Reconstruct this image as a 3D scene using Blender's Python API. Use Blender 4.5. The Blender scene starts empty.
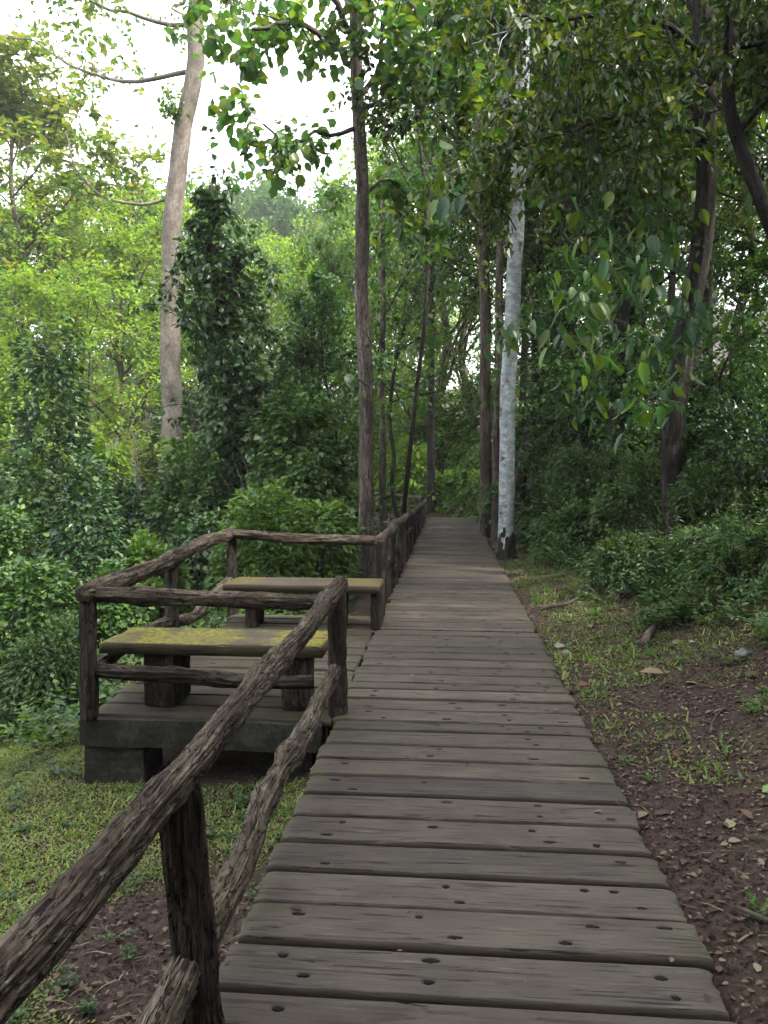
import bpy, math, random
import numpy as np
from mathutils import Vector

# ------------------------------------------------------------------ basics
scene = bpy.context.scene
col = scene.collection
R = math.radians
CAM = np.array([0.0, 0.0, 1.55])
FPX = 770.0
YAW, PITCH = math.atan(66 / 770), math.atan(45 / 770)
_f = np.array([-math.sin(YAW) * math.cos(PITCH), math.cos(YAW) * math.cos(PITCH), -math.sin(PITCH)])
_r = np.array([math.cos(YAW), math.sin(YAW), 0.0])
_u = np.cross(_r, _f)


def at(px, py, Y):
    """world point that stands Y metres ahead and is seen at this pixel of the photograph"""
    d = _f + _r * (px - 384) / FPX - _u * (py - 512) / FPX
    return CAM + d * (Y / d[1])


def hashn(ix, iy, iz, seed):
    h = (ix * 374761393 + iy * 668265263 + iz * 2147483647 + seed * 974634777) & 0xFFFFFFFF
    h = ((h ^ (h >> 13)) * 1274126177) & 0xFFFFFFFF
    h = (h ^ (h >> 16)) & 0xFFFFFFFF
    return h.astype(np.float64) / 0xFFFFFFFF


def vnoise(p, seed=0):
    p = np.asarray(p, float)
    i = np.floor(p).astype(np.int64)
    f = p - i
    f = f * f * (3 - 2 * f)
    out = 0
    for dx in (0, 1):
        for dy in (0, 1):
            for dz in (0, 1):
                w = (f[:, 0] if dx else 1 - f[:, 0]) * (f[:, 1] if dy else 1 - f[:, 1]) * (f[:, 2] if dz else 1 - f[:, 2])
                out = out + w * hashn(i[:, 0] + dx, i[:, 1] + dy, i[:, 2] + dz, seed)
    return out * 2 - 1


def fbm(p, octv=4, seed=0, gain=0.5):
    p = np.asarray(p, float)
    s, a, t = 0, 1.0, 0
    for k in range(octv):
        s = s + a * vnoise(p * (2.03 ** k), seed + 17 * k)
        t += a
        a *= gain
    return s / t


def norm(v):
    return v / np.maximum(np.linalg.norm(v, axis=-1, keepdims=True), 1e-9)


class Geo:
    def __init__(self):
        self.v, self.f, self.n, self.q = [], [], 0, []

    def add(self, V, *Fs, q=None):
        V = np.asarray(V, float)
        self.v.append(V)
        self.q.append(V if q is None else q)
        self.bark = getattr(self, 'bark', False) or q is not None
        for F in Fs:
            F = np.asarray(F, np.int64)
            if len(F):
                self.f.append(F + self.n)
        self.n += len(V)
        return self

    def mesh(self, name, mat, smooth=True):
        me = bpy.data.meshes.new(name)
        V = np.concatenate(self.v) if self.v else np.zeros((0, 3))
        me.vertices.add(len(V))
        me.vertices.foreach_set('co', V.astype(np.float32).ravel())
        nl = sum(F.size for F in self.f)
        npoly = sum(len(F) for F in self.f)
        me.loops.add(nl)
        me.loops.foreach_set('vertex_index', np.concatenate([F.ravel() for F in self.f]).astype(np.int32))
        me.polygons.add(npoly)
        tot = np.concatenate([np.full(len(F), F.shape[1]) for F in self.f])
        st = np.concatenate([[0], np.cumsum(tot)[:-1]])
        me.polygons.foreach_set('loop_start', st.astype(np.int32))
        me.polygons.foreach_set('use_smooth', np.full(npoly, smooth))
        me.update(calc_edges=True)
        if self.bark or 'bark_xyz' in mat:
            at_ = me.attributes.new('bark_xyz', 'FLOAT_VECTOR', 'POINT')
            at_.data.foreach_set('vector', np.concatenate(self.q).astype(np.float32).ravel())
        me.materials.append(mat)
        return me

    def obj(self, name, mat, parent=None, smooth=True):
        o = bpy.data.objects.new(name, self.mesh(name, mat, smooth))
        col.objects.link(o)
        if parent is not None:
            o.parent = parent
            o.location = -np.array(parent.location)   # geometry is given in world space
        return o


def tag(o, label=None, cat=None, group=None, kind=None):
    if label: o['label'] = label
    if cat: o['category'] = cat
    if group: o['group'] = group
    if kind: o['kind'] = kind
    return o


def thing(name, label, cat, loc=(0, 0, 0), group=None):
    o = bpy.data.objects.new(name, None)
    o.empty_display_size = 0.1
    o.location = Vector([float(c) for c in loc])
    col.objects.link(o)
    return tag(o, label, cat, group)


def copy_thing(root, loc, rz, sc, label, group=None):
    r = root.copy()
    col.objects.link(r)
    r.location = Vector([float(c) for c in loc])
    r.rotation_euler = (0, 0, rz)
    r.scale = sc if hasattr(sc, '__len__') else (sc, sc, sc)
    r['label'] = label
    if group: r['group'] = group
    for ch in list(root.children):
        c = ch.copy()
        col.objects.link(c)
        c.parent = r
    return r


# ------------------------------------------------------------------ geometry helpers
def smooth_path(pts, step):
    pts = np.asarray(pts, float)
    if len(pts) < 2:
        return pts
    P = np.vstack([2 * pts[0] - pts[1], pts, 2 * pts[-1] - pts[-2]])
    out = []
    for i in range(1, len(P) - 2):
        p0, p1, p2, p3 = P[i - 1], P[i], P[i + 1], P[i + 2]
        n = max(2, int(np.linalg.norm(p2[:3] - p1[:3]) / step))
        t = np.linspace(0, 1, n, endpoint=False)[:, None]
        out.append(.5 * ((2 * p1) + (-p0 + p2) * t + (2 * p0 - 5 * p1 + 4 * p2 - p3) * t ** 2 + (-p0 + 3 * p1 - 3 * p2 + p3) * t ** 3))
    out.append(pts[-1:])
    return np.concatenate(out)


def tube(g, pts, rad, seg=8, rough=0.0, freq=8.0, along=2.0, seed=0, cap=True, ridge=0.0):
    """a closed tapering tube; rough/ridge displace it like bark"""
    pts = np.asarray(pts, float)
    rad = np.broadcast_to(np.asarray(rad, float), (len(pts),))
    n = len(pts)
    tan = norm(np.gradient(pts, axis=0))
    ref = np.array([0, 0, 1.0]) if abs(tan[0, 2]) < .9 else np.array([1.0, 0, 0])
    a = norm(np.cross(tan[0], ref))
    A = np.zeros((n, 3))
    for i in range(n):
        a = a - tan[i] * np.dot(a, tan[i])
        a = a / max(np.linalg.norm(a), 1e-9)
        A[i] = a
    B = np.cross(tan, A)
    th = np.arange(seg) / seg * 2 * math.pi
    c, s = np.cos(th), np.sin(th)
    ring = A[:, None, :] * c[None, :, None] + B[:, None, :] * s[None, :, None]
    rr = np.repeat(rad[:, None], seg, 1)
    if rough or ridge:
        L = np.concatenate([[0], np.cumsum(np.linalg.norm(np.diff(pts, axis=0), axis=1))])
        q = np.stack([c[None, :] * rad.mean() * freq + 0 * L[:, None], s[None, :] * rad.mean() * freq + 0 * L[:, None], L[:, None] * along + 0 * c[None, :]], -1).reshape(-1, 3)
        q = q + seed * 7.31
        d = fbm(q, 4, seed) * rough
        if ridge:
            d = d - ridge * np.clip(1 - 3.2 * np.abs(fbm(q * np.array([1.6, 1.6, .55]), 3, seed + 5)), 0, 1)
        if ridge > .004:
            d = d + .42 * ridge * fbm(q * np.array([3.4, 3.4, 1.5]) + 60, 3, seed + 21) - .5 * ridge * np.clip(1 - 4.5 * np.abs(fbm(q * np.array([2.9, 2.9, .7]) + 9, 2, seed + 31)), 0, 1)
        rr = rr + d.reshape(n, seg)
    V = (pts[:, None, :] + ring * rr[..., None]).reshape(-1, 3)
    Ls = np.concatenate([[0], np.cumsum(np.linalg.norm(np.diff(pts, axis=0), axis=1))])
    rm_ = rad.mean()
    Q = np.stack([np.repeat((c * rm_)[None], n, 0), np.repeat((s * rm_)[None], n, 0), np.repeat(Ls[:, None], seg, 1)], -1).reshape(-1, 3) + seed * 1.37
    i = np.arange(n - 1)[:, None] * seg
    j = np.arange(seg)[None, :]
    jn = (j + 1) % seg
    F = np.stack([i + j, i + jn, i + seg + jn, i + seg + j], -1).reshape(-1, 4)
    if cap:
        V = np.vstack([V, pts[:1], pts[-1:]])
        Q = np.vstack([Q, Q[:1], Q[-1:]])
        k = np.arange(seg)
        kn = (k + 1) % seg
        c0 = np.stack([np.full(seg, n * seg), kn, k], -1)
        c1 = np.stack([np.full(seg, n * seg + 1), (n - 1) * seg + k, (n - 1) * seg + kn], -1)
        g.add(V, F, np.vstack([c0, c1]), q=Q)
    else:
        g.add(V, F, q=Q)


SIMPLE = (np.array([[0, 0, 0], [.45, .5, .07], [1, 0, -.06], [.45, -.5, .07]]), [np.array([[0, 3, 2], [0, 2, 1]])])
BROAD = (np.array([[0, 0, 0], [.33, 0, .015], [.68, 0, .0], [1, 0, -.14], [.2, .40, .06], [.58, .47, .05], [.2, -.40, .06], [.58, -.47, .05]]),
         [np.array([[0, 6, 1], [0, 1, 4], [2, 7, 3], [2, 3, 5]]), np.array([[1, 6, 7, 2], [1, 2, 5, 4]])])
_us = [.0, .14, .34, .58, .82, 1.0]
_ws = [0, .30, .47, .44, .22, 0]
_hv = [[0, 0, 0]]
for _a, _b in zip(_us[1:-1], _ws[1:-1]):
    _d = -.30 * _a * _a
    _hv += [[_a, _b, _d + .07], [_a, _b * .5, _d + .05], [_a, 0, _d], [_a, -_b * .5, _d + .05], [_a, -_b, _d + .07]]
_hv += [[1.0, 0, -.30]]
_q = []
for _k in range(3):
    for _j in range(4):
        _o = 1 + 5 * _k + _j
        _q.append([_o + 1, _o, _o + 5, _o + 6])
HANG = (np.array(_hv, float), [np.array(_q), np.array([[0, 1, 2], [0, 2, 3], [0, 3, 4], [0, 4, 5]] + [[21, 16 + j + 1, 16 + j] for j in range(4)])])
BLADE = (np.array([[0, .5, 0], [0, -.5, 0], [.55, -.38, .02], [.55, .38, .02], [1, 0, -.12]]),
         [np.array([[0, 1, 2, 3]]), np.array([[3, 2, 4]])])


def leaves(g, pos, axis, nrm, length, width, tpl=SIMPLE):
    pos, axis = np.asarray(pos, float), norm(axis)
    if len(pos) == 0:
        return
    nrm = norm(nrm - axis * np.sum(nrm * axis, -1, keepdims=True))
    side = np.cross(nrm, axis)
    T, Fs = tpl
    n, k = len(pos), len(T)
    length = np.broadcast_to(np.asarray(length, float), (n,))[:, None, None]
    width = np.broadcast_to(np.asarray(width, float), (n,))[:, None, None]
    V = pos[:, None, :] + length * (T[None, :, 0:1] * axis[:, None, :] + T[None, :, 1:2] * width * side[:, None, :] + T[None, :, 2:3] * nrm[:, None, :])
    off = (np.arange(n) * k)[:, None, None]
    g.add(V.reshape(-1, 3), *[(F[None] + off).reshape(-1, F.shape[1]) for F in Fs])


def rdir(rng, n):
    return norm(rng.normal(size=(n, 3)))


def lf(rng, out, droop=.35, spread=.7, up=.9):
    """axis and normal for leaves that point away along `out` and hang a little"""
    n = len(out)
    ax = norm(out + rdir(rng, n) * spread + np.array([0, 0, -droop]))
    nr = norm(np.array([0, 0, up]) + rdir(rng, n) * .55 + out * .35)
    return ax, nr


# ------------------------------------------------------------------ materials
def new_mat(name):
    m = bpy.data.materials.new(name)
    m.use_nodes = True
    nt = m.node_tree
    nt.nodes.clear()
    return m, nt


def N(nt, typ, **kw):
    n = nt.nodes.new(typ)
    for k, v in kw.items():
        if k.startswith('i_'):
            n.inputs[k[2:].replace('_', ' ')].default_value = v
        else:
            setattr(n, k, v)
    return n


def ramp(nt, stops, interp='LINEAR'):
    n = nt.nodes.new('ShaderNodeValToRGB')
    n.color_ramp.interpolation = interp
    e = n.color_ramp.elements
    e[0].position, e[0].color = stops[0][0], (*stops[0][1], 1)
    e[1].position, e[1].color = stops[-1][0], (*stops[-1][1], 1)
    for p, c in stops[1:-1]:
        x = e.new(p)
        x.color = (*c, 1)
    return n


def g1(v):
    return (v, v, v)


def leaf_mat(name, cols, transl=.35, rough=.5, spec=.4):
    """cols: leaf colours picked leaf by leaf"""
    m, nt = new_mat(name)
    L = nt.links.new
    geo = N(nt, 'ShaderNodeNewGeometry')
    n = len(cols)
    rp = ramp(nt, [(i / (n - 1), c) for i, c in enumerate(cols)])
    L(geo.outputs['Random Per Island'], rp.inputs[0])
    tc = N(nt, 'ShaderNodeTexCoord')
    no = N(nt, 'ShaderNodeTexNoise', i_Scale=.9, i_Detail=2.0)
    L(tc.outputs['Object'], no.inputs['Vector'])
    hs = N(nt, 'ShaderNodeHueSaturation')
    mr = N(nt, 'ShaderNodeMapRange')
    mr.inputs[1].default_value, mr.inputs[2].default_value = .3, .7
    mr.inputs[3].default_value, mr.inputs[4].default_value = .72, 1.3
    L(no.outputs[0], mr.inputs[0])
    L(mr.outputs[0], hs.inputs['Value'])
    L(rp.outputs[0], hs.inputs['Color'])
    p = N(nt, 'ShaderNodeBsdfPrincipled')
    p.inputs['Roughness'].default_value = rough
    p.inputs['Specular IOR Level'].default_value = spec
    L(hs.outputs[0], p.inputs['Base Color'])
    t = N(nt, 'ShaderNodeBsdfTranslucent')
    gm = N(nt, 'ShaderNodeMix', data_type='RGBA', blend_type='MULTIPLY')
    gm.inputs[0].default_value = 1
    gm.inputs[7].default_value = (1.7, 1.75, .7, 1)
    L(hs.outputs[0], gm.inputs[6])
    L(gm.outputs[2], t.inputs[0])
    mx = N(nt, 'ShaderNodeMixShader')
    mx.inputs[0].default_value = transl
    L(p.outputs[0], mx.inputs[1])
    L(t.outputs[0], mx.inputs[2])
    o = N(nt, 'ShaderNodeOutputMaterial')
    L(mx.outputs[0], o.inputs[0])
    return m


def bark_mat(name, dark, mid, pale, scale=6.0, stretch=.25, bump=.5, moss=0.0, mosscol=(.06, .075, .02), patch=None, crack=0.0, cscale=1.0):
    """bark that runs along the limb (coordinates wrapped round each tube); cracks, lichen patches, moss"""
    m, nt = new_mat(name)
    m['bark_xyz'] = 1
    L = nt.links.new
    tc = N(nt, 'ShaderNodeAttribute', attribute_name='bark_xyz')
    mp = N(nt, 'ShaderNodeMapping')
    mp.inputs['Scale'].default_value = (1, 1, stretch)
    L(tc.outputs['Vector'], mp.inputs[0])
    n1 = N(nt, 'ShaderNodeTexNoise', i_Scale=scale, i_Detail=8.0, i_Roughness=.68)
    n2 = N(nt, 'ShaderNodeTexNoise', i_Scale=scale * 7, i_Detail=5.0, i_Roughness=.75)
    L(mp.outputs[0], n1.inputs['Vector'])
    L(mp.outputs[0], n2.inputs['Vector'])
    add = N(nt, 'ShaderNodeMath', operation='MULTIPLY_ADD')
    L(n2.outputs[0], add.inputs[0])
    add.inputs[1].default_value = .7
    L(n1.outputs[0], add.inputs[2])
    rp = ramp(nt, [(.62, dark), (.84, mid), (1.06, pale)])
    L(add.outputs[0], rp.inputs[0])
    colo = rp.outputs[0]
    hgt = add.outputs[0]
    if patch:
        n4 = N(nt, 'ShaderNodeTexNoise', i_Scale=patch[1], i_Detail=6.0, i_Roughness=.7)
        L(tc.outputs['Vector'], n4.inputs['Vector'])
        pr = ramp(nt, [(patch[2], g1(0)), (patch[2] + .05, g1(.9))])
        L(n4.outputs[0], pr.inputs[0])
        mx = N(nt, 'ShaderNodeMix', data_type='RGBA')
        L(pr.outputs[0], mx.inputs[0])
        L(colo, mx.inputs[6])
        mx.inputs[7].default_value = (*patch[0], 1)
        colo = mx.outputs[2]
    if moss:
        n3 = N(nt, 'ShaderNodeTexNoise', i_Scale=6.0, i_Detail=6.0, i_Roughness=.65)
        L(tc.outputs['Vector'], n3.inputs['Vector'])
        mr = ramp(nt, [(.55, g1(0)), (.70, g1(moss))])
        L(n3.outputs[0], mr.inputs[0])
        mx = N(nt, 'ShaderNodeMix', data_type='RGBA')
        L(mr.outputs[0], mx.inputs[0])
        L(colo, mx.inputs[6])
        mx.inputs[7].default_value = (*mosscol, 1)
        colo = mx.outputs[2]
    if crack:
        m5 = N(nt, 'ShaderNodeMapping')
        m5.inputs['Scale'].default_value = (1, 1, .16)
        L(tc.outputs['Vector'], m5.inputs[0])
        n5 = N(nt, 'ShaderNodeTexNoise', i_Scale=22.0 * cscale, i_Detail=4.0, i_Roughness=.6, i_Distortion=.5)
        L(m5.outputs[0], n5.inputs['Vector'])
        s5 = N(nt, 'ShaderNodeMath', operation='SUBTRACT'); L(n5.outputs[0], s5.inputs[0]); s5.inputs[1].default_value = .5
        a5 = N(nt, 'ShaderNodeMath', operation='ABSOLUTE'); L(s5.outputs[0], a5.inputs[0])
        r5 = ramp(nt, [(.006, g1(crack)), (.03, g1(0))])
        L(a5.outputs[0], r5.inputs[0])
        mx = N(nt, 'ShaderNodeMix', data_type='RGBA')
        L(r5.outputs[0], mx.inputs[0])
        L(colo, mx.inputs[6])
        mx.inputs[7].default_value = (dark[0] * .4, dark[1] * .4, dark[2] * .4, 1)
        colo = mx.outputs[2]
        hs = N(nt, 'ShaderNodeMath', operation='SUBTRACT'); L(hgt, hs.inputs[0]); L(r5.outputs[0], hs.inputs[1])
        hgt = hs.outputs[0]
    p = N(nt, 'ShaderNodeBsdfPrincipled')
    p.inputs['Roughness'].default_value = .9
    p.inputs['Specular IOR Level'].default_value = .2
    L(colo, p.inputs['Base Color'])
    b = N(nt, 'ShaderNodeBump', i_Strength=bump, i_Distance=.02)
    L(hgt, b.inputs['Height'])
    L(b.outputs[0], p.inputs['Normal'])
    o = N(nt, 'ShaderNodeOutputMaterial')
    L(p.outputs[0], o.inputs[0])
    return m


def plank_mat(name, dark, mid, pale, moss_edges, moss_amt, mosscol=(.07, .075, .02), mgain=.19):
    """weathered boards: grain runs along X; moss_edges = list of (x, width) lines the moss grows along"""
    m, nt = new_mat(name)
    L = nt.links.new
    tc = N(nt, 'ShaderNodeTexCoord')
    ge = N(nt, 'ShaderNodeNewGeometry')
    off = N(nt, 'ShaderNodeVectorMath', operation='MULTIPLY_ADD')
    cmb = N(nt, 'ShaderNodeCombineXYZ')
    for k in range(3):
        L(ge.outputs['Random Per Island'], cmb.inputs[k])
    L(cmb.outputs[0], off.inputs[0])
    off.inputs[1].default_value = (37, 11, 5)
    L(tc.outputs['Object'], off.inputs[2])
    mp = N(nt, 'ShaderNodeMapping')
    mp.inputs['Scale'].default_value = (3.2, 48, 48)
    L(off.outputs[0], mp.inputs[0])
    n1 = N(nt, 'ShaderNodeTexNoise', i_Scale=1.6, i_Detail=9.0, i_Roughness=.68, i_Distortion=.35)
    L(mp.outputs[0], n1.inputs['Vector'])
    mp2 = N(nt, 'ShaderNodeMapping')
    mp2.inputs['Scale'].default_value = (2.2, 5, 5)
    L(off.outputs[0], mp2.inputs[0])
    n2 = N(nt, 'ShaderNodeTexNoise', i_Scale=1.5, i_Detail=6.0, i_Roughness=.6)
    L(mp2.outputs[0], n2.inputs['Vector'])
    rp = ramp(nt, [(.27, dark), (.42, mid), (.58, mid), (.74, pale)])
    L(n1.outputs[0], rp.inputs[0])
    # blotches of damp and wear
    r2 = ramp(nt, [(.3, g1(.66)), (.7, g1(1.22))])
    L(n2.outputs[0], r2.inputs[0])
    mu = N(nt, 'ShaderNodeMix', data_type='RGBA', blend_type='MULTIPLY')
    mu.inputs[0].default_value = 1
    L(rp.outputs[0], mu.inputs[6])
    L(r2.outputs[0], mu.inputs[7])
    # board to board
    r3 = ramp(nt, [(0, (.66, .66, .66)), (.35, (1.05, 1.0, .95)), (.6, (.86, .86, .84)), (1, (1.3, 1.26, 1.2))])
    L(ge.outputs['Random Per Island'], r3.inputs[0])
    mu2 = N(nt, 'ShaderNodeMix', data_type='RGBA', blend_type='MULTIPLY')
    mu2.inputs[0].default_value = 1
    L(mu.outputs[2], mu2.inputs[6])
    L(r3.outputs[0], mu2.inputs[7])
    # fine open cracks
    mp3 = N(nt, 'ShaderNodeMapping')
    mp3.inputs['Scale'].default_value = (2.6, 85, 85)
    L(off.outputs[0], mp3.inputs[0])
    n5 = N(nt, 'ShaderNodeTexNoise', i_Scale=1.3, i_Detail=3.0, i_Roughness=.5, i_Distortion=.6)
    L(mp3.outputs[0], n5.inputs['Vector'])
    r5 = ramp(nt, [(.355, g1(.9)), (.385, g1(0))])
    L(n5.outputs[0], r5.inputs[0])
    mk = N(nt, 'ShaderNodeMix', data_type='RGBA')
    L(r5.outputs[0], mk.inputs[0])
    L(mu2.outputs[2], mk.inputs[6])
    mk.inputs[7].default_value = (.006, .005, .0045, 1)
    colo = mk.outputs[2]
    # moss
    sx = N(nt, 'ShaderNodeSeparateXYZ')
    L(tc.outputs['Object'], sx.inputs[0])
    nm = N(nt, 'ShaderNodeTexNoise', i_Scale=2.2, i_Detail=7.0, i_Roughness=.65)
    L(tc.outputs['Object'], nm.inputs['Vector'])
    tot = None
    for (x0, w) in moss_edges:
        s = N(nt, 'ShaderNodeMath', operation='SUBTRACT')
        L(sx.outputs[0], s.inputs[0]); s.inputs[1].default_value = x0
        a = N(nt, 'ShaderNodeMath', operation='ABSOLUTE'); L(s.outputs[0], a.inputs[0])
        q = N(nt, 'ShaderNodeMapRange'); L(a.outputs[0], q.inputs[0])
        q.inputs[1].default_value, q.inputs[2].default_value = 0, w
        q.inputs[3].default_value, q.inputs[4].default_value = mgain, 0
        if tot is None:
            tot = q.outputs[0]
        else:
            ad = N(nt, 'ShaderNodeMath', operation='MAXIMUM'); L(tot, ad.inputs[0]); L(q.outputs[0], ad.inputs[1]); tot = ad.outputs[0]
    ad = N(nt, 'ShaderNodeMath', operation='ADD')
    L(tot, ad.inputs[0]); L(nm.outputs[0], ad.inputs[1])
    rm0 = ramp(nt, [(.60, g1(0)), (.74, g1(moss_amt))])
    L(ad.outputs[0], rm0.inputs[0])
    nf = N(nt, 'ShaderNodeTexNoise', i_Scale=26.0, i_Detail=4.0, i_Roughness=.7)
    L(tc.outputs['Object'], nf.inputs['Vector'])
    rf = ramp(nt, [(.42, g1(.08)), (.54, g1(1))])
    L(nf.outputs[0], rf.inputs[0])
    sn = N(nt, 'ShaderNodeSeparateXYZ')
    L(ge.outputs['True Normal'], sn.inputs[0])
    tp = N(nt, 'ShaderNodeMath', operation='GREATER_THAN')
    L(sn.outputs[2], tp.inputs[0]); tp.inputs[1].default_value = .45
    rm1 = N(nt, 'ShaderNodeMath', operation='MULTIPLY'); L(rm0.outputs[0], rm1.inputs[0]); L(rf.outputs[0], rm1.inputs[1])
    rm = N(nt, 'ShaderNodeMath', operation='MULTIPLY'); L(rm1.outputs[0], rm.inputs[0]); L(tp.outputs[0], rm.inputs[1])
    mm = N(nt, 'ShaderNodeMix', data_type='RGBA')
    L(rm.outputs[0], mm.inputs[0])
    L(colo, mm.inputs[6])
    mm.inputs[7].default_value = (*mosscol, 1)
    p = N(nt, 'ShaderNodeBsdfPrincipled')
    L(mm.outputs[2], p.inputs['Base Color'])
    p.inputs['Roughness'].default_value = .78
    p.inputs['Specular IOR Level'].default_value = .3
    hh = N(nt, 'ShaderNodeMath', operation='SUBTRACT')
    L(n1.outputs[0], hh.inputs[0]); L(r5.outputs[0], hh.inputs[1])
    b = N(nt, 'ShaderNodeBump', i_Strength=.55, i_Distance=.006)
    L(hh.outputs[0], b.inputs['Height'])
    L(b.outputs[0], p.inputs['Normal'])
    o = N(nt, 'ShaderNodeOutputMaterial')
    L(p.outputs[0], o.inputs[0])
    return m


def ground_mat():
    m, nt = new_mat('forest_soil')
    L = nt.links.new
    tc = N(nt, 'ShaderNodeTexCoord')
    n1 = N(nt, 'ShaderNodeTexNoise', i_Scale=28.0, i_Detail=8.0, i_Roughness=.7)
    n2 = N(nt, 'ShaderNodeTexNoise', i_Scale=1.7, i_Detail=6.0, i_Roughness=.6)
    vo = N(nt, 'ShaderNodeTexVoronoi', i_Scale=60.0)
    for n in (n1, n2, vo):
        L(tc.outputs['Object'], n.inputs['Vector'])
    rp = ramp(nt, [(.3, (.012, .0075, .006)), (.5, (.033, .0205, .016)), (.68, (.062, .042, .034)), (.8, (.11, .083, .066))])
    L(n1.outputs[0], rp.inputs[0])
    rg = ramp(nt, [(.52, g1(0)), (.66, g1(.6))])
    L(n2.outputs[0], rg.inputs[0])
    mx = N(nt, 'ShaderNodeMix', data_type='RGBA')
    L(rg.outputs[0], mx.inputs[0])
    L(rp.outputs[0], mx.inputs[6])
    mx.inputs[7].default_value = (.036, .042, .016, 1)
    p = N(nt, 'ShaderNodeBsdfPrincipled')
    p.inputs['Roughness'].default_value = .95
    p.inputs['Specular IOR Level'].default_value = .2
    L(mx.outputs[2], p.inputs['Base Color'])
    su = N(nt, 'ShaderNodeMath', operation='MULTIPLY_ADD')
    L(vo.outputs['Distance'], su.inputs[0]); su.inputs[1].default_value = .5
    L(n1.outputs[0], su.inputs[2])
    b = N(nt, 'ShaderNodeBump', i_Strength=.8, i_Distance=.02)
    L(su.outputs[0], b.inputs['Height'])
    L(b.outputs[0], p.inputs['Normal'])
    o = N(nt, 'ShaderNodeOutputMaterial')
    L(p.outputs[0], o.inputs[0])
    return m


M = {}
M['soil'] = ground_mat()
M['deck'] = plank_mat('weathered_deck_board', (.007, .0056, .0046), (.056, .0455, .037), (.122, .104, .087), [(.86, .28), (-.72, .18)], .7, (.038, .040, .011), .23)
M['bay_deck'] = plank_mat('mossy_deck_board', (.008, .0066, .0052), (.050, .041, .029), (.11, .094, .07), [(-2.2, .5), (-1.2, 1.0)], .75, (.040, .036, .010))
M['bench_seat'] = plank_mat('mossy_bench_board', (.010, .008, .005), (.055, .044, .026), (.11, .093, .058), [(-2.0, 1.1), (-.8, .9)], .95, (.165, .15, .003), .28)
M['bench_old'] = plank_mat('worn_bench_board', (.010, .008, .006), (.045, .036, .023), (.085, .07, .048), [(-2.2, .7), (-.9, .7)], .8, (.085, .070, .008), .26)
M['log'] = bark_mat('gnarled_log_bark', (.014, .010, .007), (.053, .039, .028), (.13, .107, .08), 12, .25, .8, .55, (.052, .047, .018), ((.19, .18, .15), 16.0, .64), .9, 1.7)
M['log_pale'] = bark_mat('pale_log_bark', (.020, .015, .011), (.072, .057, .041), (.16, .135, .10), 12, .25, .8, .5, (.055, .05, .02), ((.22, .205, .17), 16.0, .66), 1, 1.7)
M['log_dark'] = bark_mat('dark_log_bark', (.008, .006, .005), (.029, .021, .017), (.075, .06, .05), 12, .2, .8, .4, (.036, .035, .016), ((.12, .11, .09), 20.0, .69), .9, 1.6)
M['concrete'] = bark_mat('mossy_concrete', (.010, .010, .008), (.022, .0205, .0165), (.045, .042, .035), 5, 1, .35, .4, (.035, .038, .014))
M['pale_bark'] = bark_mat('smooth_pale_bark', (.055, .045, .036), (.115, .096, .078), (.19, .168, .14), 3, .5, .2, .3, (.09, .09, .055), ((.045, .036, .028), 3.0, .62))
M['white_bark'] = bark_mat('white_lichen_bark', (.11, .12, .12), (.235, .255, .26), (.42, .45, .46), 7, 1.6, .22, .5, (.07, .085, .05), ((.045, .047, .043), 4.0, .60))
M['brown_bark'] = bark_mat('brown_bark', (.022, .016, .012), (.070, .053, .041), (.15, .125, .10), 7, .18, .6, .3, (.05, .055, .025), None, .8, .7)
M['red_bark'] = bark_mat('reddish_bark', (.020, .015, .012), (.068, .054, .045), (.15, .125, .108), 9, .2, .7, .35, (.06, .06, .035), ((.17, .16, .14), 9.0, .64), .9, .7)
M['dark_bark'] = bark_mat('dark_bark', (.0055, .0043, .0036), (.017, .0125, .0105), (.045, .036, .031), 8, .2, .6, .35, (.026, .031, .013), None, .8, .7)
M['twig'] = bark_mat('twig_bark', (.02, .016, .013), (.05, .04, .032), (.10, .085, .07), 14, .4, .4)

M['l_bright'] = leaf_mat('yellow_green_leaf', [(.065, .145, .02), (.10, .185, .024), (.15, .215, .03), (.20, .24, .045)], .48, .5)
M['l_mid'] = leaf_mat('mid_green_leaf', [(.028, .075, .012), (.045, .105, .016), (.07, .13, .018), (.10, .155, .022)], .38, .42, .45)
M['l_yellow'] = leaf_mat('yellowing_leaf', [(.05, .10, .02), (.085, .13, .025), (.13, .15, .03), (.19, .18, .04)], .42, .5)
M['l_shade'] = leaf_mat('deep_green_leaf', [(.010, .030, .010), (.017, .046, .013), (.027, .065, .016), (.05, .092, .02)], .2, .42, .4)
M['l_teak_dark'] = leaf_mat('dark_broad_leaf', [(.014, .04, .016), (.022, .058, .02), (.034, .075, .018), (.085, .12, .014)], .38, .42, .4)
M['l_fern'] = leaf_mat('fern_green_leaf', [(.016, .042, .014), (.026, .062, .018), (.042, .082, .022), (.075, .115, .028)], .3, .5, .35)
M['l_dark'] = leaf_mat('dark_green_leaf', [(.018, .052, .014), (.028, .075, .018), (.042, .10, .022), (.07, .13, .026)], .34, .38, .5)
M['l_blue'] = leaf_mat('glossy_leaf', [(.018, .05, .013), (.032, .078, .018), (.052, .105, .022), (.085, .14, .028)], .24, .45, .38)
M['l_olive'] = leaf_mat('olive_leaf', [(.010, .028, .006), (.020, .044, .008), (.036, .062, .010), (.095, .105, .012)], .38, .42, .35)
M['l_teak'] = leaf_mat('broad_leaf', [(.034, .09, .03), (.046, .11, .032), (.065, .13, .03), (.13, .16, .025)], .5, .45, .45)
M['l_big'] = leaf_mat('large_hanging_leaf', [(.022, .06, .035), (.03, .08, .035), (.045, .10, .02), (.10, .15, .016)], .45, .42, .5)
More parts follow.
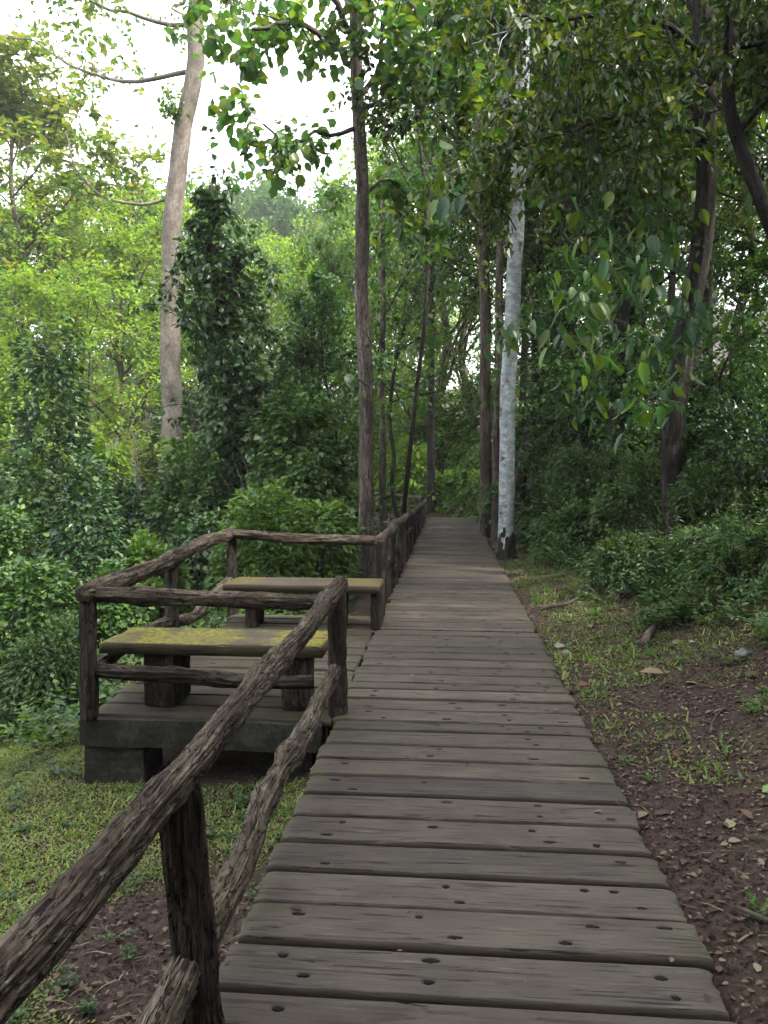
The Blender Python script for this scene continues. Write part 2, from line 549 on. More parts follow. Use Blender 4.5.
M['l_far'] = leaf_mat('distant_leaf', [(.03, .07, .02), (.045, .095, .028), (.07, .12, .03)], .35, .6, .3)
M['grass'] = leaf_mat('turf_leaf', [(.06, .105, .022), (.10, .15, .034), (.155, .195, .055), (.22, .235, .09)], .3, .6, .2)
M['litter'] = leaf_mat('dry_leaf', [(.026, .016, .011), (.05, .032, .021), (.085, .058, .038), (.15, .115, .08), (.06, .024, .015)], .1, .7, .2)
M['clod'] = bark_mat('soil_crumb', (.010, .007, .006), (.026, .017, .014), (.055, .038, .032), 20, 1, .5)
M['stone'] = bark_mat('grey_stone', (.07, .07, .07), (.13, .13, .13), (.2, .2, .2), 25, 1, .4)

# ------------------------------------------------------------------ terrain
DL, DR = -0.70, 0.82           # edges of the boardwalk
DECK_END = 23.6


def sstep(a, b, x):
    t = np.clip((x - a) / (b - a), 0, 1)
    return t * t * (3 - 2 * t)


def terrain(x, y):
    x, y = np.asarray(x, float), np.asarray(y, float)
    xr = [.84, 1.3, 2.0, 3.0, 4.0, 6, 10, 20, 40, 90, 400]
    zr = [-.05, .0, .16, .62, 1.05, 2.0, 3.9, 8.0, 14, 20, 22]
    xl = [-400, -120, -70, -30, -12, -6, -3.6, -2.6, -1.0, -.78, -.7]
    zl = [14, 10, 2, -2.2, -2.0, -1.3, -.75, -.46, -.42, -.34, -.32]
    far = sstep(19, 26, y)
    z_r = np.interp(x, xr, zr)
    z_l = np.interp(x, xl, zl)
    z_l = z_l + (np.maximum(z_l, -.12) - z_l) * far * sstep(-7, -2, x)
    z = np.where(x < 0, z_l, z_r)
    under = sstep(DL - .06, DL, x) * (1 - sstep(DR - .10, DR + .015, x))
    lvl = -.32 + .26 * far
    z = z * (1 - under) + lvl * under
    z = z + sstep(70, 190, y) * (20 + 0 * x)
    z = z + sstep(40, 200, -y) * 3
    p = np.stack([x, y, 0 * x], -1).reshape(-1, 3)
    amp = .02 + .10 * sstep(2, 9, np.abs(x)) + .6 * sstep(15, 60, np.hypot(x, y))
    z = z + amp * fbm(p * .55, 3, 3).reshape(x.shape)
    near = 1 - sstep(10, 20, np.hypot(x, y))
    z = z + near * .014 * fbm(p * 7.0, 3, 9).reshape(x.shape)
    return z


def gz(x, y):
    return float(terrain(np.array([x]), np.array([y]))[0])


def axis_samples(lo, hi, fine_lo, fine_hi, d, grow=1.16):
    a = list(np.arange(fine_lo, fine_hi + d / 2, d))
    s = d
    while a[-1] < hi:
        s *= grow
        a.append(min(a[-1] + s, hi))
    b = []
    s, c = d, fine_lo
    while c > lo:
        s *= grow
        c = max(c - s, lo)
        b.append(c)
    return np.array(b[::-1] + a)


xs = axis_samples(-260, 260, -3.4, 3.4, .035)
ys = axis_samples(-120, 330, 1.0, 9.0, .04, 1.06)
X, Y = np.meshgrid(xs, ys)
Z = terrain(X, Y)
nx, ny = len(xs), len(ys)
g = Geo()
i, j = np.meshgrid(np.arange(ny - 1), np.arange(nx - 1), indexing='ij')
k = i * nx + j
g.add(np.stack([X, Y, Z], -1).reshape(-1, 3), np.stack([k, k + 1, k + nx + 1, k + nx], -1).reshape(-1, 4))
tag(g.obj('ground', M['soil']), kind='structure')


# ------------------------------------------------------------------ boards
def board(g, x0, x1, y0, w, ztop, th, nx, ny, rng, seed, holes=(), along='x', rough=1.0, endj=.007):
    """one worn board lying along X, rounded edges, cracks, bolt pits, ragged ends"""
    t = np.linspace(0, 1, nx)
    e0 = x0 + rng.uniform(-endj, endj); e1 = x1 + rng.uniform(-endj, endj)
    v = np.concatenate([[-1, -.985, -.955], np.linspace(-.92, .92, ny - 6), [.955, .985, 1]])
    hw = w / 2
    yy = np.concatenate([[-hw, -hw], v * (hw - .004), [hw, hw]])
    zz = np.concatenate([[-th, -.012], np.full(ny, 0.), [-.012, -th]])
    zz[2:-2] -= .0022 * np.clip((np.abs(v) - .95) / .05, 0, 1) ** 2
    m = len(yy)
    XX = e0 + (e1 - e0) * t[:, None] + 0 * yy[None]
    YY = np.repeat(yy[None], nx, 0)
    ZZ = np.repeat(zz[None], nx, 0)
    p = np.stack([XX, YY + y0, 0 * XX], -1).reshape(-1, 3)
    top = np.zeros(m); top[2:-2] = 1
    gr = fbm(p * np.array([3.0, 46, 1]) + seed * 3.7, 3, seed).reshape(nx, m)
    ZZ = ZZ + top * rough * (.0028 * np.minimum(gr, .1)) + .0022 * fbm(p * np.array([1.2, 5, 1]) + seed, 2, seed + 3).reshape(nx, m)
    cr = np.abs(fbm(p * np.array([1.0, 13, 1]) + seed * 1.7, 2, seed + 8)).reshape(nx, m)
    ZZ = ZZ - top * rough * .008 * np.clip(1 - cr / .05, 0, 1) * (gr > -.1)
    # long edges wander, chipped here and there
    ed = np.sign(YY) * (np.abs(YY) > hw * .93)
    wob = .004 * fbm(np.stack([XX * 2.3, np.sign(YY) * 5 + seed, 0 * XX], -1).reshape(-1, 3), 4, seed + 1).reshape(nx, m)
    YY = YY + ed * (wob - .002)
    # ragged ends
    lat = fbm(np.stack([YY * 26, 0 * XX + seed, np.sign(t[:, None] - .5) + 0 * XX], -1).reshape(-1, 3), 3, seed + 2).reshape(nx, m)
    endw = np.clip((np.abs(t[:, None] - .5) - .47) / .03, 0, 1)
    XX = XX + endw * np.sign(t[:, None] - .5) * lat * endj * 2.0
    ZZ = ZZ - top * endw ** 2 * .008
    for (hx, hy, a, b, dp) in holes:
        q = ((XX - hx) / a) ** 2 + ((YY - hy) / b) ** 2
        ZZ = ZZ - top * dp * np.clip((1.25 - q) * 3, 0, 1)
    V = np.stack([XX, YY + y0, ZZ + ztop], -1).reshape(-1, 3)
    a = np.arange(nx - 1)[:, None] * m
    b = np.arange(m - 1)[None]
    F = np.stack([a + b, a + m + b, a + m + b + 1, a + b + 1], -1).reshape(-1, 4)
    # bottom and end caps
    aa = np.arange(nx - 1) * m
    Fb = np.stack([aa, aa + m - 1, aa + 2 * m - 1, aa + m], -1)
    g.add(V, F, Fb, np.arange(m)[None], (np.arange(m)[::-1] + (nx - 1) * m)[None])


rng = np.random.default_rng(11)
g = Geo()
hole_dark_discs = []
y = .25
bi = 0
while y < DECK_END:
    w = .226 + rng.uniform(-.012, .012)
    if rng.random() < .10:
        w *= .74
    yc = y + w / 2
    nearb = yc < 5
    mid = yc < 10
    holes = []
    zb = rng.normal() * .0022
    if yc < 12:
        for jx in (-.50, -.06, .42, .68):
            if rng.random() < .62:
                for sgn in ((-1, 1) if rng.random() < .55 else (rng.choice([-1, 1]),)):
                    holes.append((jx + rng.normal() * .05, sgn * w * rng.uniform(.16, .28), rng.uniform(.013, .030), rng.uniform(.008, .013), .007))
                    hole_dark_discs.append((holes[-1][0], yc + holes[-1][1], holes[-1][2], holes[-1][3], zb))
    nxn, nyn = (380, 46) if nearb else ((190, 28) if mid else (24, 8))
    left = DL
    board(g, left + rng.normal() * .009, DR + rng.normal() * .008, yc, w - rng.uniform(.020, .031), zb, .05, nxn, nyn, rng, 100 + bi, holes, rough=1 if mid else .5)
    y += w
    bi += 1
deck = g.obj('boardwalk', M['deck'])
tag(deck, kind='structure')
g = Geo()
for (bx, by, ba, bb, zb) in hole_dark_discs:  # added near-black discs that paint the darkness of open holes, not metal
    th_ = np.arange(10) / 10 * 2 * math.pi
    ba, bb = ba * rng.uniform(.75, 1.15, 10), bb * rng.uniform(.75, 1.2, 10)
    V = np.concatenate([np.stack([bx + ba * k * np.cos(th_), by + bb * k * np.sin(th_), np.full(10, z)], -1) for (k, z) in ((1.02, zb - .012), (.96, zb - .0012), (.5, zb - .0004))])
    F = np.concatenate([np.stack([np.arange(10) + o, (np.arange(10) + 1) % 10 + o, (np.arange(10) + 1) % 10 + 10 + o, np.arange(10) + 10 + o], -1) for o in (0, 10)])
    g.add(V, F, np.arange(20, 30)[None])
bo = g.obj('hole_dark_discs', bark_mat('hole_dark', (.0015, .0012, .001), (.003, .0024, .002), (.007, .005, .004), 60, 1, .3))
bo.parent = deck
g = Geo()
for sx in (-.56, -.02, .62):
    V = []
    for yy in (.2, DECK_END - .05):
        for (dx, dz) in ((-.05, -.058), (.05, -.058), (.05, -.2), (-.05, -.2)):
            V.append((sx + dx, yy, dz))
    g.add(np.array(V), np.array([[0, 1, 2, 3], [7, 6, 5, 4], [0, 4, 5, 1], [1, 5, 6, 2], [2, 6, 7, 3], [3, 7, 4, 0]]))
jo = g.obj('boardwalk_joists', M['log_dark'], smooth=False)
jo.parent = deck


def box(g, x0, x1, y0, y1, z0, z1, bev=.012, rough=.006, seed=0, div=.04):
    """rounded, slightly uneven block (six gridded faces)"""
    c = np.array([(x0 + x1) / 2, (y0 + y1) / 2, (z0 + z1) / 2]); h = np.array([x1 - x0, y1 - y0, z1 - z0]) / 2
    for ax in range(3):
        for s in (-1, 1):
            u, v = [(1, 2), (2, 0), (0, 1)][ax]
            nu = max(4, int(2 * h[u] / div)); nv = max(4, int(2 * h[v] / div))
            U, W = np.meshgrid(np.linspace(-1, 1, nu), np.linspace(-1, 1, nv), indexing='ij')
            P = np.zeros((nu, nv, 3))
            P[..., ax] = s * h[ax]; P[..., u] = U * h[u]; P[..., v] = W * h[v]
            q = np.clip(P, -(h - bev), h - bev)
            d = P - q
            L = np.linalg.norm(d, axis=-1, keepdims=True)
            P = q + d / np.maximum(L, 1e-9) * np.minimum(L, bev)
            P = (P + c).reshape(-1, 3)
            if rough:
                P = P + rough * np.stack([fbm(P * 6 + k * 31, 3, seed + k) for k in range(3)], -1)
            a, b = np.meshgrid(np.arange(nu - 1), np.arange(nv - 1), indexing='ij')
            kk = a * nv + b
            F = np.stack([kk, kk + nv, kk + nv + 1, kk + 1], -1).reshape(-1, 4)
            if s < 0:
                F = F[:, ::-1]
            g.add(P, F)


# lookout deck beside the walk
BX0, BX1, BY0, BY1 = -2.27, -.715, 4.60, 7.95
bay = thing('lookout_deck', 'square timber lookout deck on concrete footings joined to the left of the boardwalk', 'deck', (-1.5, 6.2, -.4))
g = Geo()
y = BY0
bi = 0
while y < BY1 - .05:
    w = .235 + rng.uniform(-.02, .02)
    holes = []
    for jx in (-2.0, -1.5, -.9):
        if rng.random() < .45:
            holes.append((jx + rng.normal() * .06, rng.uniform(-.05, .05), rng.uniform(.011, .02), .009, .045))
    board(g, BX0 + rng.normal() * .03, BX1 + rng.normal() * .008, y + w / 2, w - .028, -.006 + rng.normal() * .003, .05, 90, 20, rng, 400 + bi, holes)
    y += w
    bi += 1
g.obj('planks', M['bay_deck'], bay)
g = Geo()
box(g, BX0 - .05, BX1 - .06, BY0 - .035, BY0 + .16, -.205, -.022, .015, .010, 5)
g.obj('edge_beam', M['concrete'], bay)
g = Geo()
box(g, BX0 + .02, BX0 + .2, BY0 + .17, BY1 - .05, -.205, -.062, .015, .008, 6)
g.obj('edge_beam', M['concrete'], bay)
for (a, b, c, d) in ((BX0 - .035, BX0 + .36, BY0 - .005, BY0 + .32), (BX1 - .36, BX1 - .14, BY0 + .1, BY0 + .33), (BX0 + .03, BX0 + .33, BY1 - .4, BY1 - .1), (BX1 - .36, BX1 - .1, BY1 - .4, BY1 - .1)):
    g = Geo()
    box(g, a, b, c, d, -.75, -.21, .012, .008, int(a * 10) + 60)
    g.obj('footing', M['concrete'], bay)


def bench(label, x0, x1, y0, y1, zs, legs, mat, seed):
    t = thing('bench', label, 'bench', ((x0 + x1) / 2, (y0 + y1) / 2, 0))
    rg = np.random.default_rng(seed)
    n = 2
    d = (y1 - y0) / n
    g = Geo()
    for k in range(n):
        board(g, x0, x1, y0 + d * (k + .5), d - .006, zs + rg.normal() * .002, .074, 110, 16, rg, seed + k, (), rough=1.2)
    g.obj('seat', mat, t)
    for (lx, lw, ly0, ly1) in legs:
        g = Geo()
        box(g, lx - lw / 2, lx + lw / 2, ly0, ly1, -.004, zs - .068, .02, .012, seed + int(lx * 50))
        g.obj('leg', M['log_dark'], t)
    return t


bench('mossy yellow-green plank bench behind the front rail of the lookout deck', -2.235, -.80, 4.72, 5.22, .425,
      ((-1.87, .21, 4.76, 5.1), (-.99, .17, 4.76, 5.1)), M['bench_seat'], 31)
bench('brown plank bench with little moss at the far rail of the lookout deck', -2.18, -.66, 7.18, 7.70, .43,
      ((-1.92, .12, 7.25, 7.6), (-1.05, .09, 7.25, 7.6), (-.70, .11, 7.25, 7.6)), M['bench_old'], 47)


# ------------------------------------------------------------------ log railings
def log(name, parent, pts, r0, r1, mat, seed, seg=36, step=.014, rough=.13, ridge=.16, wob=.0, knots=0):
    P = smooth_path(pts, step)
    n = len(P)
    t = np.linspace(0, 1, n)
    rg = np.random.default_rng(seed)
    q = np.stack([t * np.linalg.norm(P[-1] - P[0]) * 2.2, 0 * t + seed, 0 * t], -1)
    if wob:
        P = P + np.stack([fbm(q + 11 * k, 3, seed + k) for k in range(3)], -1) * wob * np.minimum(1, np.minimum(t, 1 - t) * 8)[:, None]
    rad = (r0 + (r1 - r0) * t) * (1 + .14 * fbm(q * 2.3 + 50, 3, seed + 9))
    for _ in range(knots):
        c = rg.uniform(.05, .95); rad = rad * (1 + rg.uniform(.08, .22) * np.exp(-((t - c) * np.linalg.norm(P[-1] - P[0]) / .06) ** 2))
    e = np.minimum(np.arange(n), np.arange(n)[::-1]) * step
    rad = rad * (1 - .22 * np.clip(1 - e / .03, 0, 1) ** 2)
    g = Geo()
    rm = (r0 + r1) / 2
    tube(g, P, rad, seg, rough * rm, 2.2 / rm, 3.2, seed, True, ridge * rm)
    return g.obj(name, mat, parent)


# railing beside the walk in the foreground
r1 = thing('log_railing', 'gnarled log railing along the left boardwalk edge in the foreground, bark cracked and twisted', 'railing', (-.7, 2, -.35))
log('top_rail', r1, [(-.70, 4.93, .80), (-.71, 4.35, .785), (-.70, 3.7, .76), (-.71, 3.0, .755), (-.69, 2.4, .76), (-.70, 1.8, .735), (-.71, 1.2, .74), (-.71, .55, .74)], .053, .047, M['log'], 3, 96, .007, .16, .17, .016, 7)
log('lower_rail', r1, [(-.685, 4.55, .33), (-.70, 4.1, .285), (-.69, 3.4, .285), (-.72, 3.0, .245), (-.70, 2.6, .20), (-.695, 2.2, .205), (-.69, 1.88, .215), (-.70, 1.5, .17), (-.72, .9, .12)], .043, .054, M['log_pale'], 8, 84, .007, .18, .16, .012, 8)
log('post', r1, [(-.71, 4.72, -.42), (-.70, 4.74, .1), (-.70, 4.74, .77)], .066, .060, M['log_dark'], 12, 40, .012, .12, .12, .006)
log('post', r1, [(-.655, 1.97, -.55), (-.665, 1.96, 0), (-.695, 1.95, .45), (-.71, 1.94, .72)], .066, .060, M['log_dark'], 14, 84, .008, .12, .18, .006)
log('post', r1, [(-.71, .30, -.5), (-.71, .30, .72)], .07, .066, M['log_dark'], 15, 24, .03)

# railing round the lookout
r2 = thing('log_railing', 'log railing round the outer three sides of the lookout deck', 'railing', (-1.5, 6.2, 0))
log('top_rail', r2, [(-.74, 4.56, .735), (-1.4, 4.54, .745), (-2.25, 4.55, .765)], .050, .056, M['log'], 21, 36, .014, .14, .16, .008, 1)
log('top_rail', r2, [(-2.22, 4.47, .775), (-2.22, 5.3, .79), (-2.25, 6.1, .805), (-2.29, 7.0, .845), (-2.30, 7.98, .845)], .064, .066, M['log'], 22, 36, .014, .18, .2, .012, 3)
log('top_rail', r2, [(-2.31, 7.90, .85), (-1.6, 7.93, .80), (-.9, 7.93, .79), (-.70, 7.95, .775)], .055, .055, M['log'], 23, 36, .014, .14, .16, .008, 1)
log('lower_rail', r2, [(-2.21, 4.56, .285), (-1.6, 4.55, .265), (-1.2, 4.55, .235), (-.82, 4.56, .24)], .050, .044, M['log_dark'], 24, 36, .014, .18, .2, .008, 2)
log('lower_rail', r2, [(-2.24, 4.55, .27), (-2.27, 5.2, .29), (-2.29, 5.9, .30), (-2.26, 6.6, .22), (-2.28, 7.1, .29), (-2.30, 7.95, .36)], .05, .05, M['log_pale'], 25, 36, .014, .2, .2, .012, 3)
for k, (x, yy, zb, zt, rr) in enumerate(((-2.225, 4.53, -.02, .74, .056), (-2.265, 6.07, -.25, .77, .058), (-2.30, 7.93, -.3, .82, .056), (-.73, 7.93, -.02, .80, .07))):
    log('post', r2, [(x, yy, zb), (x + .006, yy, zt)], rr, rr * .94, M['log_dark'], 30 + k, 36, .014, .12, .12, .004)

# railing that goes on along the walk
r3 = thing('log_railing', 'long log railing with close-set posts along the boardwalk beyond the lookout deck', 'railing', (-.78, 14, 0))
log('top_rail', r3, [(-.73, 7.88, .79), (-.76, 10, .73), (-.74, 12, .72), (-.78, 14.5, .64), (-.75, 17, .60), (-.78, 20, .54), (-.76, 22.5, .50), (-.78, 24.3, .50)], .06, .055, M['log'], 41, 20, .05, .2, .2, .03, 4)
log('lower_rail', r3, [(-.80, 8.1, .3), (-.82, 11, .28), (-.79, 14, .33), (-.82, 18, .24), (-.80, 24.2, .2)], .045, .045, M['log_dark'], 42, 16, .06, .2, .2, .03)
yy = 8.95
k = 0
while yy < 24.3:
    log('post', r3, [(-.775, yy, -.3), (-.77 + .02 * math.sin(k), yy, float(np.interp(yy, [8, 10, 14.5, 20, 24], [.75, .70, .61, .51, .47])))], .047, .043, M['log_dark'], 50 + k, 16, .05, .15, .1)
    yy += 1.3 + .25 * math.sin(k * 2.3)
    k += 1
# railing of the bend, far behind
r4 = thing('log_railing', 'far pale railing of closely spaced stakes where the walk bends left', 'railing', (-3, 25, 0))
log('top_rail', r4, [(-.85, 24.6, .56), (-1.6, 25.6, .6), (-2.6, 26.4, .62), (-4.2, 27.0, .62)], .055, .05, M['log_pale'], 71, 14, .06, .2, .1, .02)
log('lower_rail', r4, [(-.85, 24.65, .25), (-1.6, 25.65, .25), (-2.6, 26.45, .22), (-4.2, 27.05, .2)], .045, .045, M['log_pale'], 72, 12, .08, .2, .1, .02)
P4 = smooth_path([(-.9, 24.7, 0), (-1.6, 25.6, 0), (-2.6, 26.4, 0), (-4.2, 27.0, 0)], .33)
for k, p in enumerate(P4):
    log('post', r4, [(p[0], p[1], gz(p[0], p[1]) - .1), (p[0], p[1], .63 + .03 * math.sin(k * 1.7))], .04, .036, M['log_pale'], 80 + k, 10, .1, .1, 0)


# ------------------------------------------------------------------ vegetation generators
def branch_path(rg, p0, d, L, n=7, curl=.35, lift=.0):
    pts = [np.array(p0, float)]
    d = norm(np.array(d, float))
    for k in range(n - 1):
        d = norm(d + rg.normal(size=3) * curl / n * 1.6 + np.array([0, 0, lift / n]))
        pts.append(pts[-1] + d * L / (n - 1))
    return np.array(pts)


def crown_from(rg, limbs, gb, gl, leaf, lw, per_twig, sub=5, twigs=4, sublen=.45, twiglen=.5, droop=.35, tpl=SIMPLE, lift=.25, wood=True, spread=.7, up=.9):
    """limbs: list of (path, r0, r1). adds limb wood to gb and leaves to gl"""
    P, D = [], []
    for (path, a, b) in limbs:
        n = len(path)
        L = np.linalg.norm(np.diff(path, axis=0), axis=1).sum()
        if wood:
            tube(gb, path, np.linspace(a, b, n), 7 if a < .08 else 10, cap=False)
        for s in range(sub):
            t = rg.uniform(.28, 1.0) if s else 1.0
            k = min(int(t * (n - 1)), n - 2)
            p = path[k] + (path[k + 1] - path[k]) * (t * (n - 1) - k)
            td = norm(path[k + 1] - path[k])
            d = norm(td * .6 + rg.normal(size=3) * .62)
            sl = L * sublen * rg.uniform(.6, 1.25)
            sp = branch_path(rg, p, d, sl, 6, .6, lift)
            rr = max(.35 * (a + (b - a) * t), .006)
            if wood:
                tube(gb, sp, np.linspace(rr, rr * .35, 6), 5, cap=False)
            for w in range(twigs):
                tt = rg.uniform(.25, 1.0) if w else 1.0
                kk = min(int(tt * 5), 4)
                q = sp[kk] + (sp[kk + 1] - sp[kk]) * (tt * 5 - kk)
                dd = norm(norm(sp[kk + 1] - sp[kk]) * .5 + rg.normal(size=3) * .7)
                tl = sl * twiglen * rg.uniform(.6, 1.3)
                tp = branch_path(rg, q, dd, tl, 4, .7, -droop * .6)
                if wood:
                    tube(gb, tp, np.linspace(rr * .4, rr * .15, 4), 3, cap=False)
                m = per_twig
                u = rg.uniform(.05, 1.0, m) * 3
                ki = np.minimum(u.astype(int), 2)
                pos = tp[ki] + (tp[ki + 1] - tp[ki]) * (u - ki)[:, None]
                P.append(pos + rg.normal(size=(m, 3)) * leaf * .45)
                D.append(np.repeat(norm(tp[3] - tp[0])[None], m, 0) * .5 + rdir(rg, m) * .8)
    P, D = np.concatenate(P), norm(np.concatenate(D))
    ax, nr = lf(rg, D, droop, spread, up)
    leaves(gl, P, ax, nr, leaf * rg.uniform(.6, 1.25, len(P)), lw * rg.uniform(.85, 1.15, len(P)), tpl)


def trunk_limbs(rg, path, r0, r1, cb, nl, R, limb_r=.45, elev=(15, 60), top_taper=.5, shape='round'):
    """limbs round a trunk path (base to top), first at fraction cb"""
    limbs = []
    n = len(path)
    ga = rg.uniform(0, 6.28)
    for k in range(nl):
        t = cb + (1 - cb) * ((k + rg.uniform(0, .9)) / nl)
        i = min(int(t * (n - 1)), n - 2)
        p = path[i] + (path[i + 1] - path[i]) * (t * (n - 1) - i)
        u = (t - cb) / (1 - cb)
        if shape == 'round':
            prof = math.sqrt(max(.05, 1 - (1.7 * (u - .4)) ** 2))
        elif shape == 'cone':
            prof = 1 - .75 * u
        else:
            prof = .8 + .2 * math.sin(3 * u)
        ga += 2.4 + rg.normal() * .4
        el = R_(rg.uniform(*elev)) + .3 * u
        d = np.array([math.cos(ga) * math.cos(el), math.sin(ga) * math.cos(el), math.sin(el)])
        L = R * prof * rg.uniform(.75, 1.2)
        r = (r0 + (r1 - r0) * t) * limb_r
        limbs.append((branch_path(rg, p, d, L, 8, .55, .35), r, r * .3))
    return limbs


def R_(a):
    return a * math.pi / 180


def proto_tree(name, seed, H, r0, cb, R, nl, leaf, lw, per, lmat, bmat, cat='tree', sub=5, twigs=4, droop=.3, wander=.5, shape='round', elev=(15, 60), sublen=.45, tpl=SIMPLE):
    rg = np.random.default_rng(seed)
    path = smooth_path([(0, 0, -.6)] + [(rg.normal() * wander * t, rg.normal() * wander * t, H * t) for t in (.25, .5, .75, 1.0)], .5)
    gb, gl = Geo(), Geo()
    rad = np.linspace(r0, r0 * .25, len(path)) * (1 + .5 * np.exp(-np.linspace(0, H, len(path)) / .5))
    tube(gb, path, rad, 12, r0 * .12, 10, 1.0, seed)
    limbs = trunk_limbs(rg, path, r0, r0 * .25, cb, nl, R, shape=shape, elev=elev)
    limbs.append((path[-5:], r0 * .3, r0 * .1))
    crown_from(rg, limbs, gb, gl, leaf, lw, per, sub, twigs, sublen=sublen, droop=droop, tpl=tpl)
    t = thing(name, '', cat)
    gb.obj('trunk', bmat, t)
    gl.obj('crown', lmat, t, smooth=False)
    t['H'] = H
    return t


used = set()


def put(proto, x, y, sc, rz, label, group=None, dz=-.05):
    loc = (x, y, gz(x, y) + dz)
    if proto.name not in used:
        used.add(proto.name)
        proto.location = Vector(loc)
        proto.rotation_euler = (0, 0, rz)
        proto.scale = sc if hasattr(sc, '__len__') else (sc, sc, sc)
        proto['label'] = label
        if group: proto['group'] = group
        return proto
    return copy_thing(proto, loc, rz, sc, label, group)


# ------------------------------------------------------------------ named trees
def pix_path(pts, Yd, base_y=None):
    """trunk line through these pixels (bottom to top) at distance Yd; first point is taken down to the ground"""
    W = [at(px, py, Yd + (p[0] if p else 0)) for (px, py, *p) in pts]
    b = W[0].copy()
    b[2] = gz(b[0], b[1]) - .25
    if W[0][2] - b[2] > .3:
        W = [b] + W
    return np.array(W)


def big_tree(name, label, pts, Yd, r0, r1, bmat, seed, limbs_px=(), crown=None, seg=20, rough=.1, ridge=.08, flare=.5, group=None, extra=None, cap_top=False):
    rg = np.random.default_rng(seed)
    W = pix_path(pts, Yd)
    path = smooth_path(W, .18)
    n = len(path)
    L = np.concatenate([[0], np.cumsum(np.linalg.norm(np.diff(path, axis=0), axis=1))])
    rad = r0 + (r1 - r0) * L / L[-1]
    rad = rad * (1 + flare * np.exp(-L / .35))
    path = path + np.stack([fbm(np.stack([L * .6, 0 * L + seed, 0 * L + 9 * k], -1), 3, seed) for k in range(3)], -1) * np.array([1, 1, 0]) * r0 * .35
    gb, gl = Geo(), Geo()
    tube(gb, path, rad, seg, rough * r0, 1.6 / r0, 1.1, seed, True, ridge * r0)
    limbs = []
    for (lp, a, b) in limbs_px:
        pw = np.array([at(px, py, Yd + (d[0] if d else 0)) for (px, py, *d) in lp])
        lq = smooth_path(pw, .25)
        lt = np.linspace(0, 1, len(lq))
        lq = lq + np.stack([fbm(np.stack([lt * 9, 0 * lt + seed + 3 * kk, 0 * lt + 50 * a], -1), 3, seed + kk) for kk in range(3)], -1) * (.16 * np.minimum(1, lt * 4) * np.minimum(1, Yd / 14))[:, None]
        limbs.append((lq, a, b))
    t = thing(name, label, 'tree', tuple(path[0]), group)
    if crown:
        c = dict(crown)
        nl = c.pop('nl', 0)
        if nl:
            limbs += trunk_limbs(rg, path, r0, r1, c.pop('cb', .5), nl, c.pop('R', 3), elev=c.pop('elev', (10, 55)), shape=c.pop('shape', 'even'))
        mat = c.pop('mat')
        crown_from(rg, limbs, gb, gl, **c)
    if extra:
        mat = extra(rg, gb, gl, path) or mat
    gb.obj('trunk', bmat, t)
    if gl.n:
        gl.obj('crown', mat, t, smooth=False)
    return t


# 1 tall pale tree, left
big_tree('pale_tree', 'tall smooth pale-barked tree with bare curving branches against the white sky', [(172, 452), (171, 330), (172, 240), (182, 150), (195, 50), (206, -60), (214, -160)], 20, .29, .19, M['pale_bark'], 5,
         limbs_px=[([(186, 72), (160, 76), (120, 80, .4), (80, 70, .8), (45, 48, 1), (10, 34, 1)], .065, .02),
                   ([(170, 198), (140, 205, -.3), (112, 200, -.6), (90, 188, -.8), (76, 168, -1), (66, 130, -1)], .05, .014),
                   ([(196, 24), (165, 22), (130, 14, -.5), (95, 2, -.8), (60, -20, -1)], .065, .03),
                   ([(178, 140), (174, 115, -.3), (168, 95, -.5)], .025, .012),
                   ([(203, -30), (190, -10, -1), (175, 10, -1.6), (200, 25, -1.2)], .06, .02),
                   ([(205, -50), (225, -20, .5), (235, 10, .4)], .06, .02)],
         crown=dict(leaf=.15, lw=.6, per_twig=7, sub=9, twigs=4, sublen=.24, twiglen=.6, mat=M['l_mid'], lift=.1), rough=.05, ridge=.0, seg=28)


# 2 vine-wrapped tree
def vines(prof, n, leaf, bump, mat, seed, lw=.75, strands=30, slen=(.5, 1.6), tpl=SIMPLE):
    """vines on a trunk: leafy clumps of many sizes up the stem, gaps between them, hanging strands"""
    def ex(rg, gb, gl, path):
        pz = path[:, 2]
        P, D = [], []
        nc = 46
        for k in range(nc):
            t = (k + rg.uniform(-.6, .6)) / nc
            t = min(max(t, 0), 1)
            r = np.interp(t, [p[0] for p in prof], [p[1] for p in prof])
            z = pz[0] + t * (pz[-1] - pz[0])
            a = rg.uniform(0, 6.28)
            off = r * rg.uniform(.1, .9)
            c = np.array([np.interp(z, pz, path[:, 0]) + math.cos(a) * off, np.interp(z, pz, path[:, 1]) + math.sin(a) * off, z])
            s_ = np.array([r, r, r * .75]) * rg.uniform(.25, .62)
            m = int(n / nc * rg.uniform(.6, 1.4))
            d = rdir(rg, m)
            q = c + d * s_ * rg.uniform(.55, 1.08, (m, 1)) * (1 + bump * fbm(d * 2 + k, 2, seed + k))[:, None]
            P.append(q); D.append(d)
            # sprig or strand leaving the clump
            for _ in range(max(1, strands // nc)):
                e = rdir(rg, 1)[0]
                L = rg.uniform(*slen)
                sp = branch_path(rg, c + e * s_ * .8, e * .6 + np.array([0, 0, -.6 if rg.random() < .75 else .7]), L, 8, .6, -.7)
                tube(gb, sp, .007, 3, cap=False)
                m = int(L * 22)
                u = rg.random(m) * 6.99
                i = u.astype(int)
                pos = sp[i] + (sp[i + 1] - sp[i]) * (u - i)[:, None] + rg.normal(size=(m, 3)) * .05
                ax, nr = lf(rg, rdir(rg, m), .8, .4)
                leaves(gl, pos, ax, nr, leaf * rg.uniform(.6, 1.2, m), lw, tpl)
        P, D = np.concatenate(P), np.concatenate(D)
        ax, nr = lf(rg, D, .6, .6, .8)
        leaves(gl, P, ax, nr, leaf * rg.uniform(.5, 1.3, len(P)), lw * rg.uniform(.8, 1.2, len(P)), tpl)
        return mat
    return ex


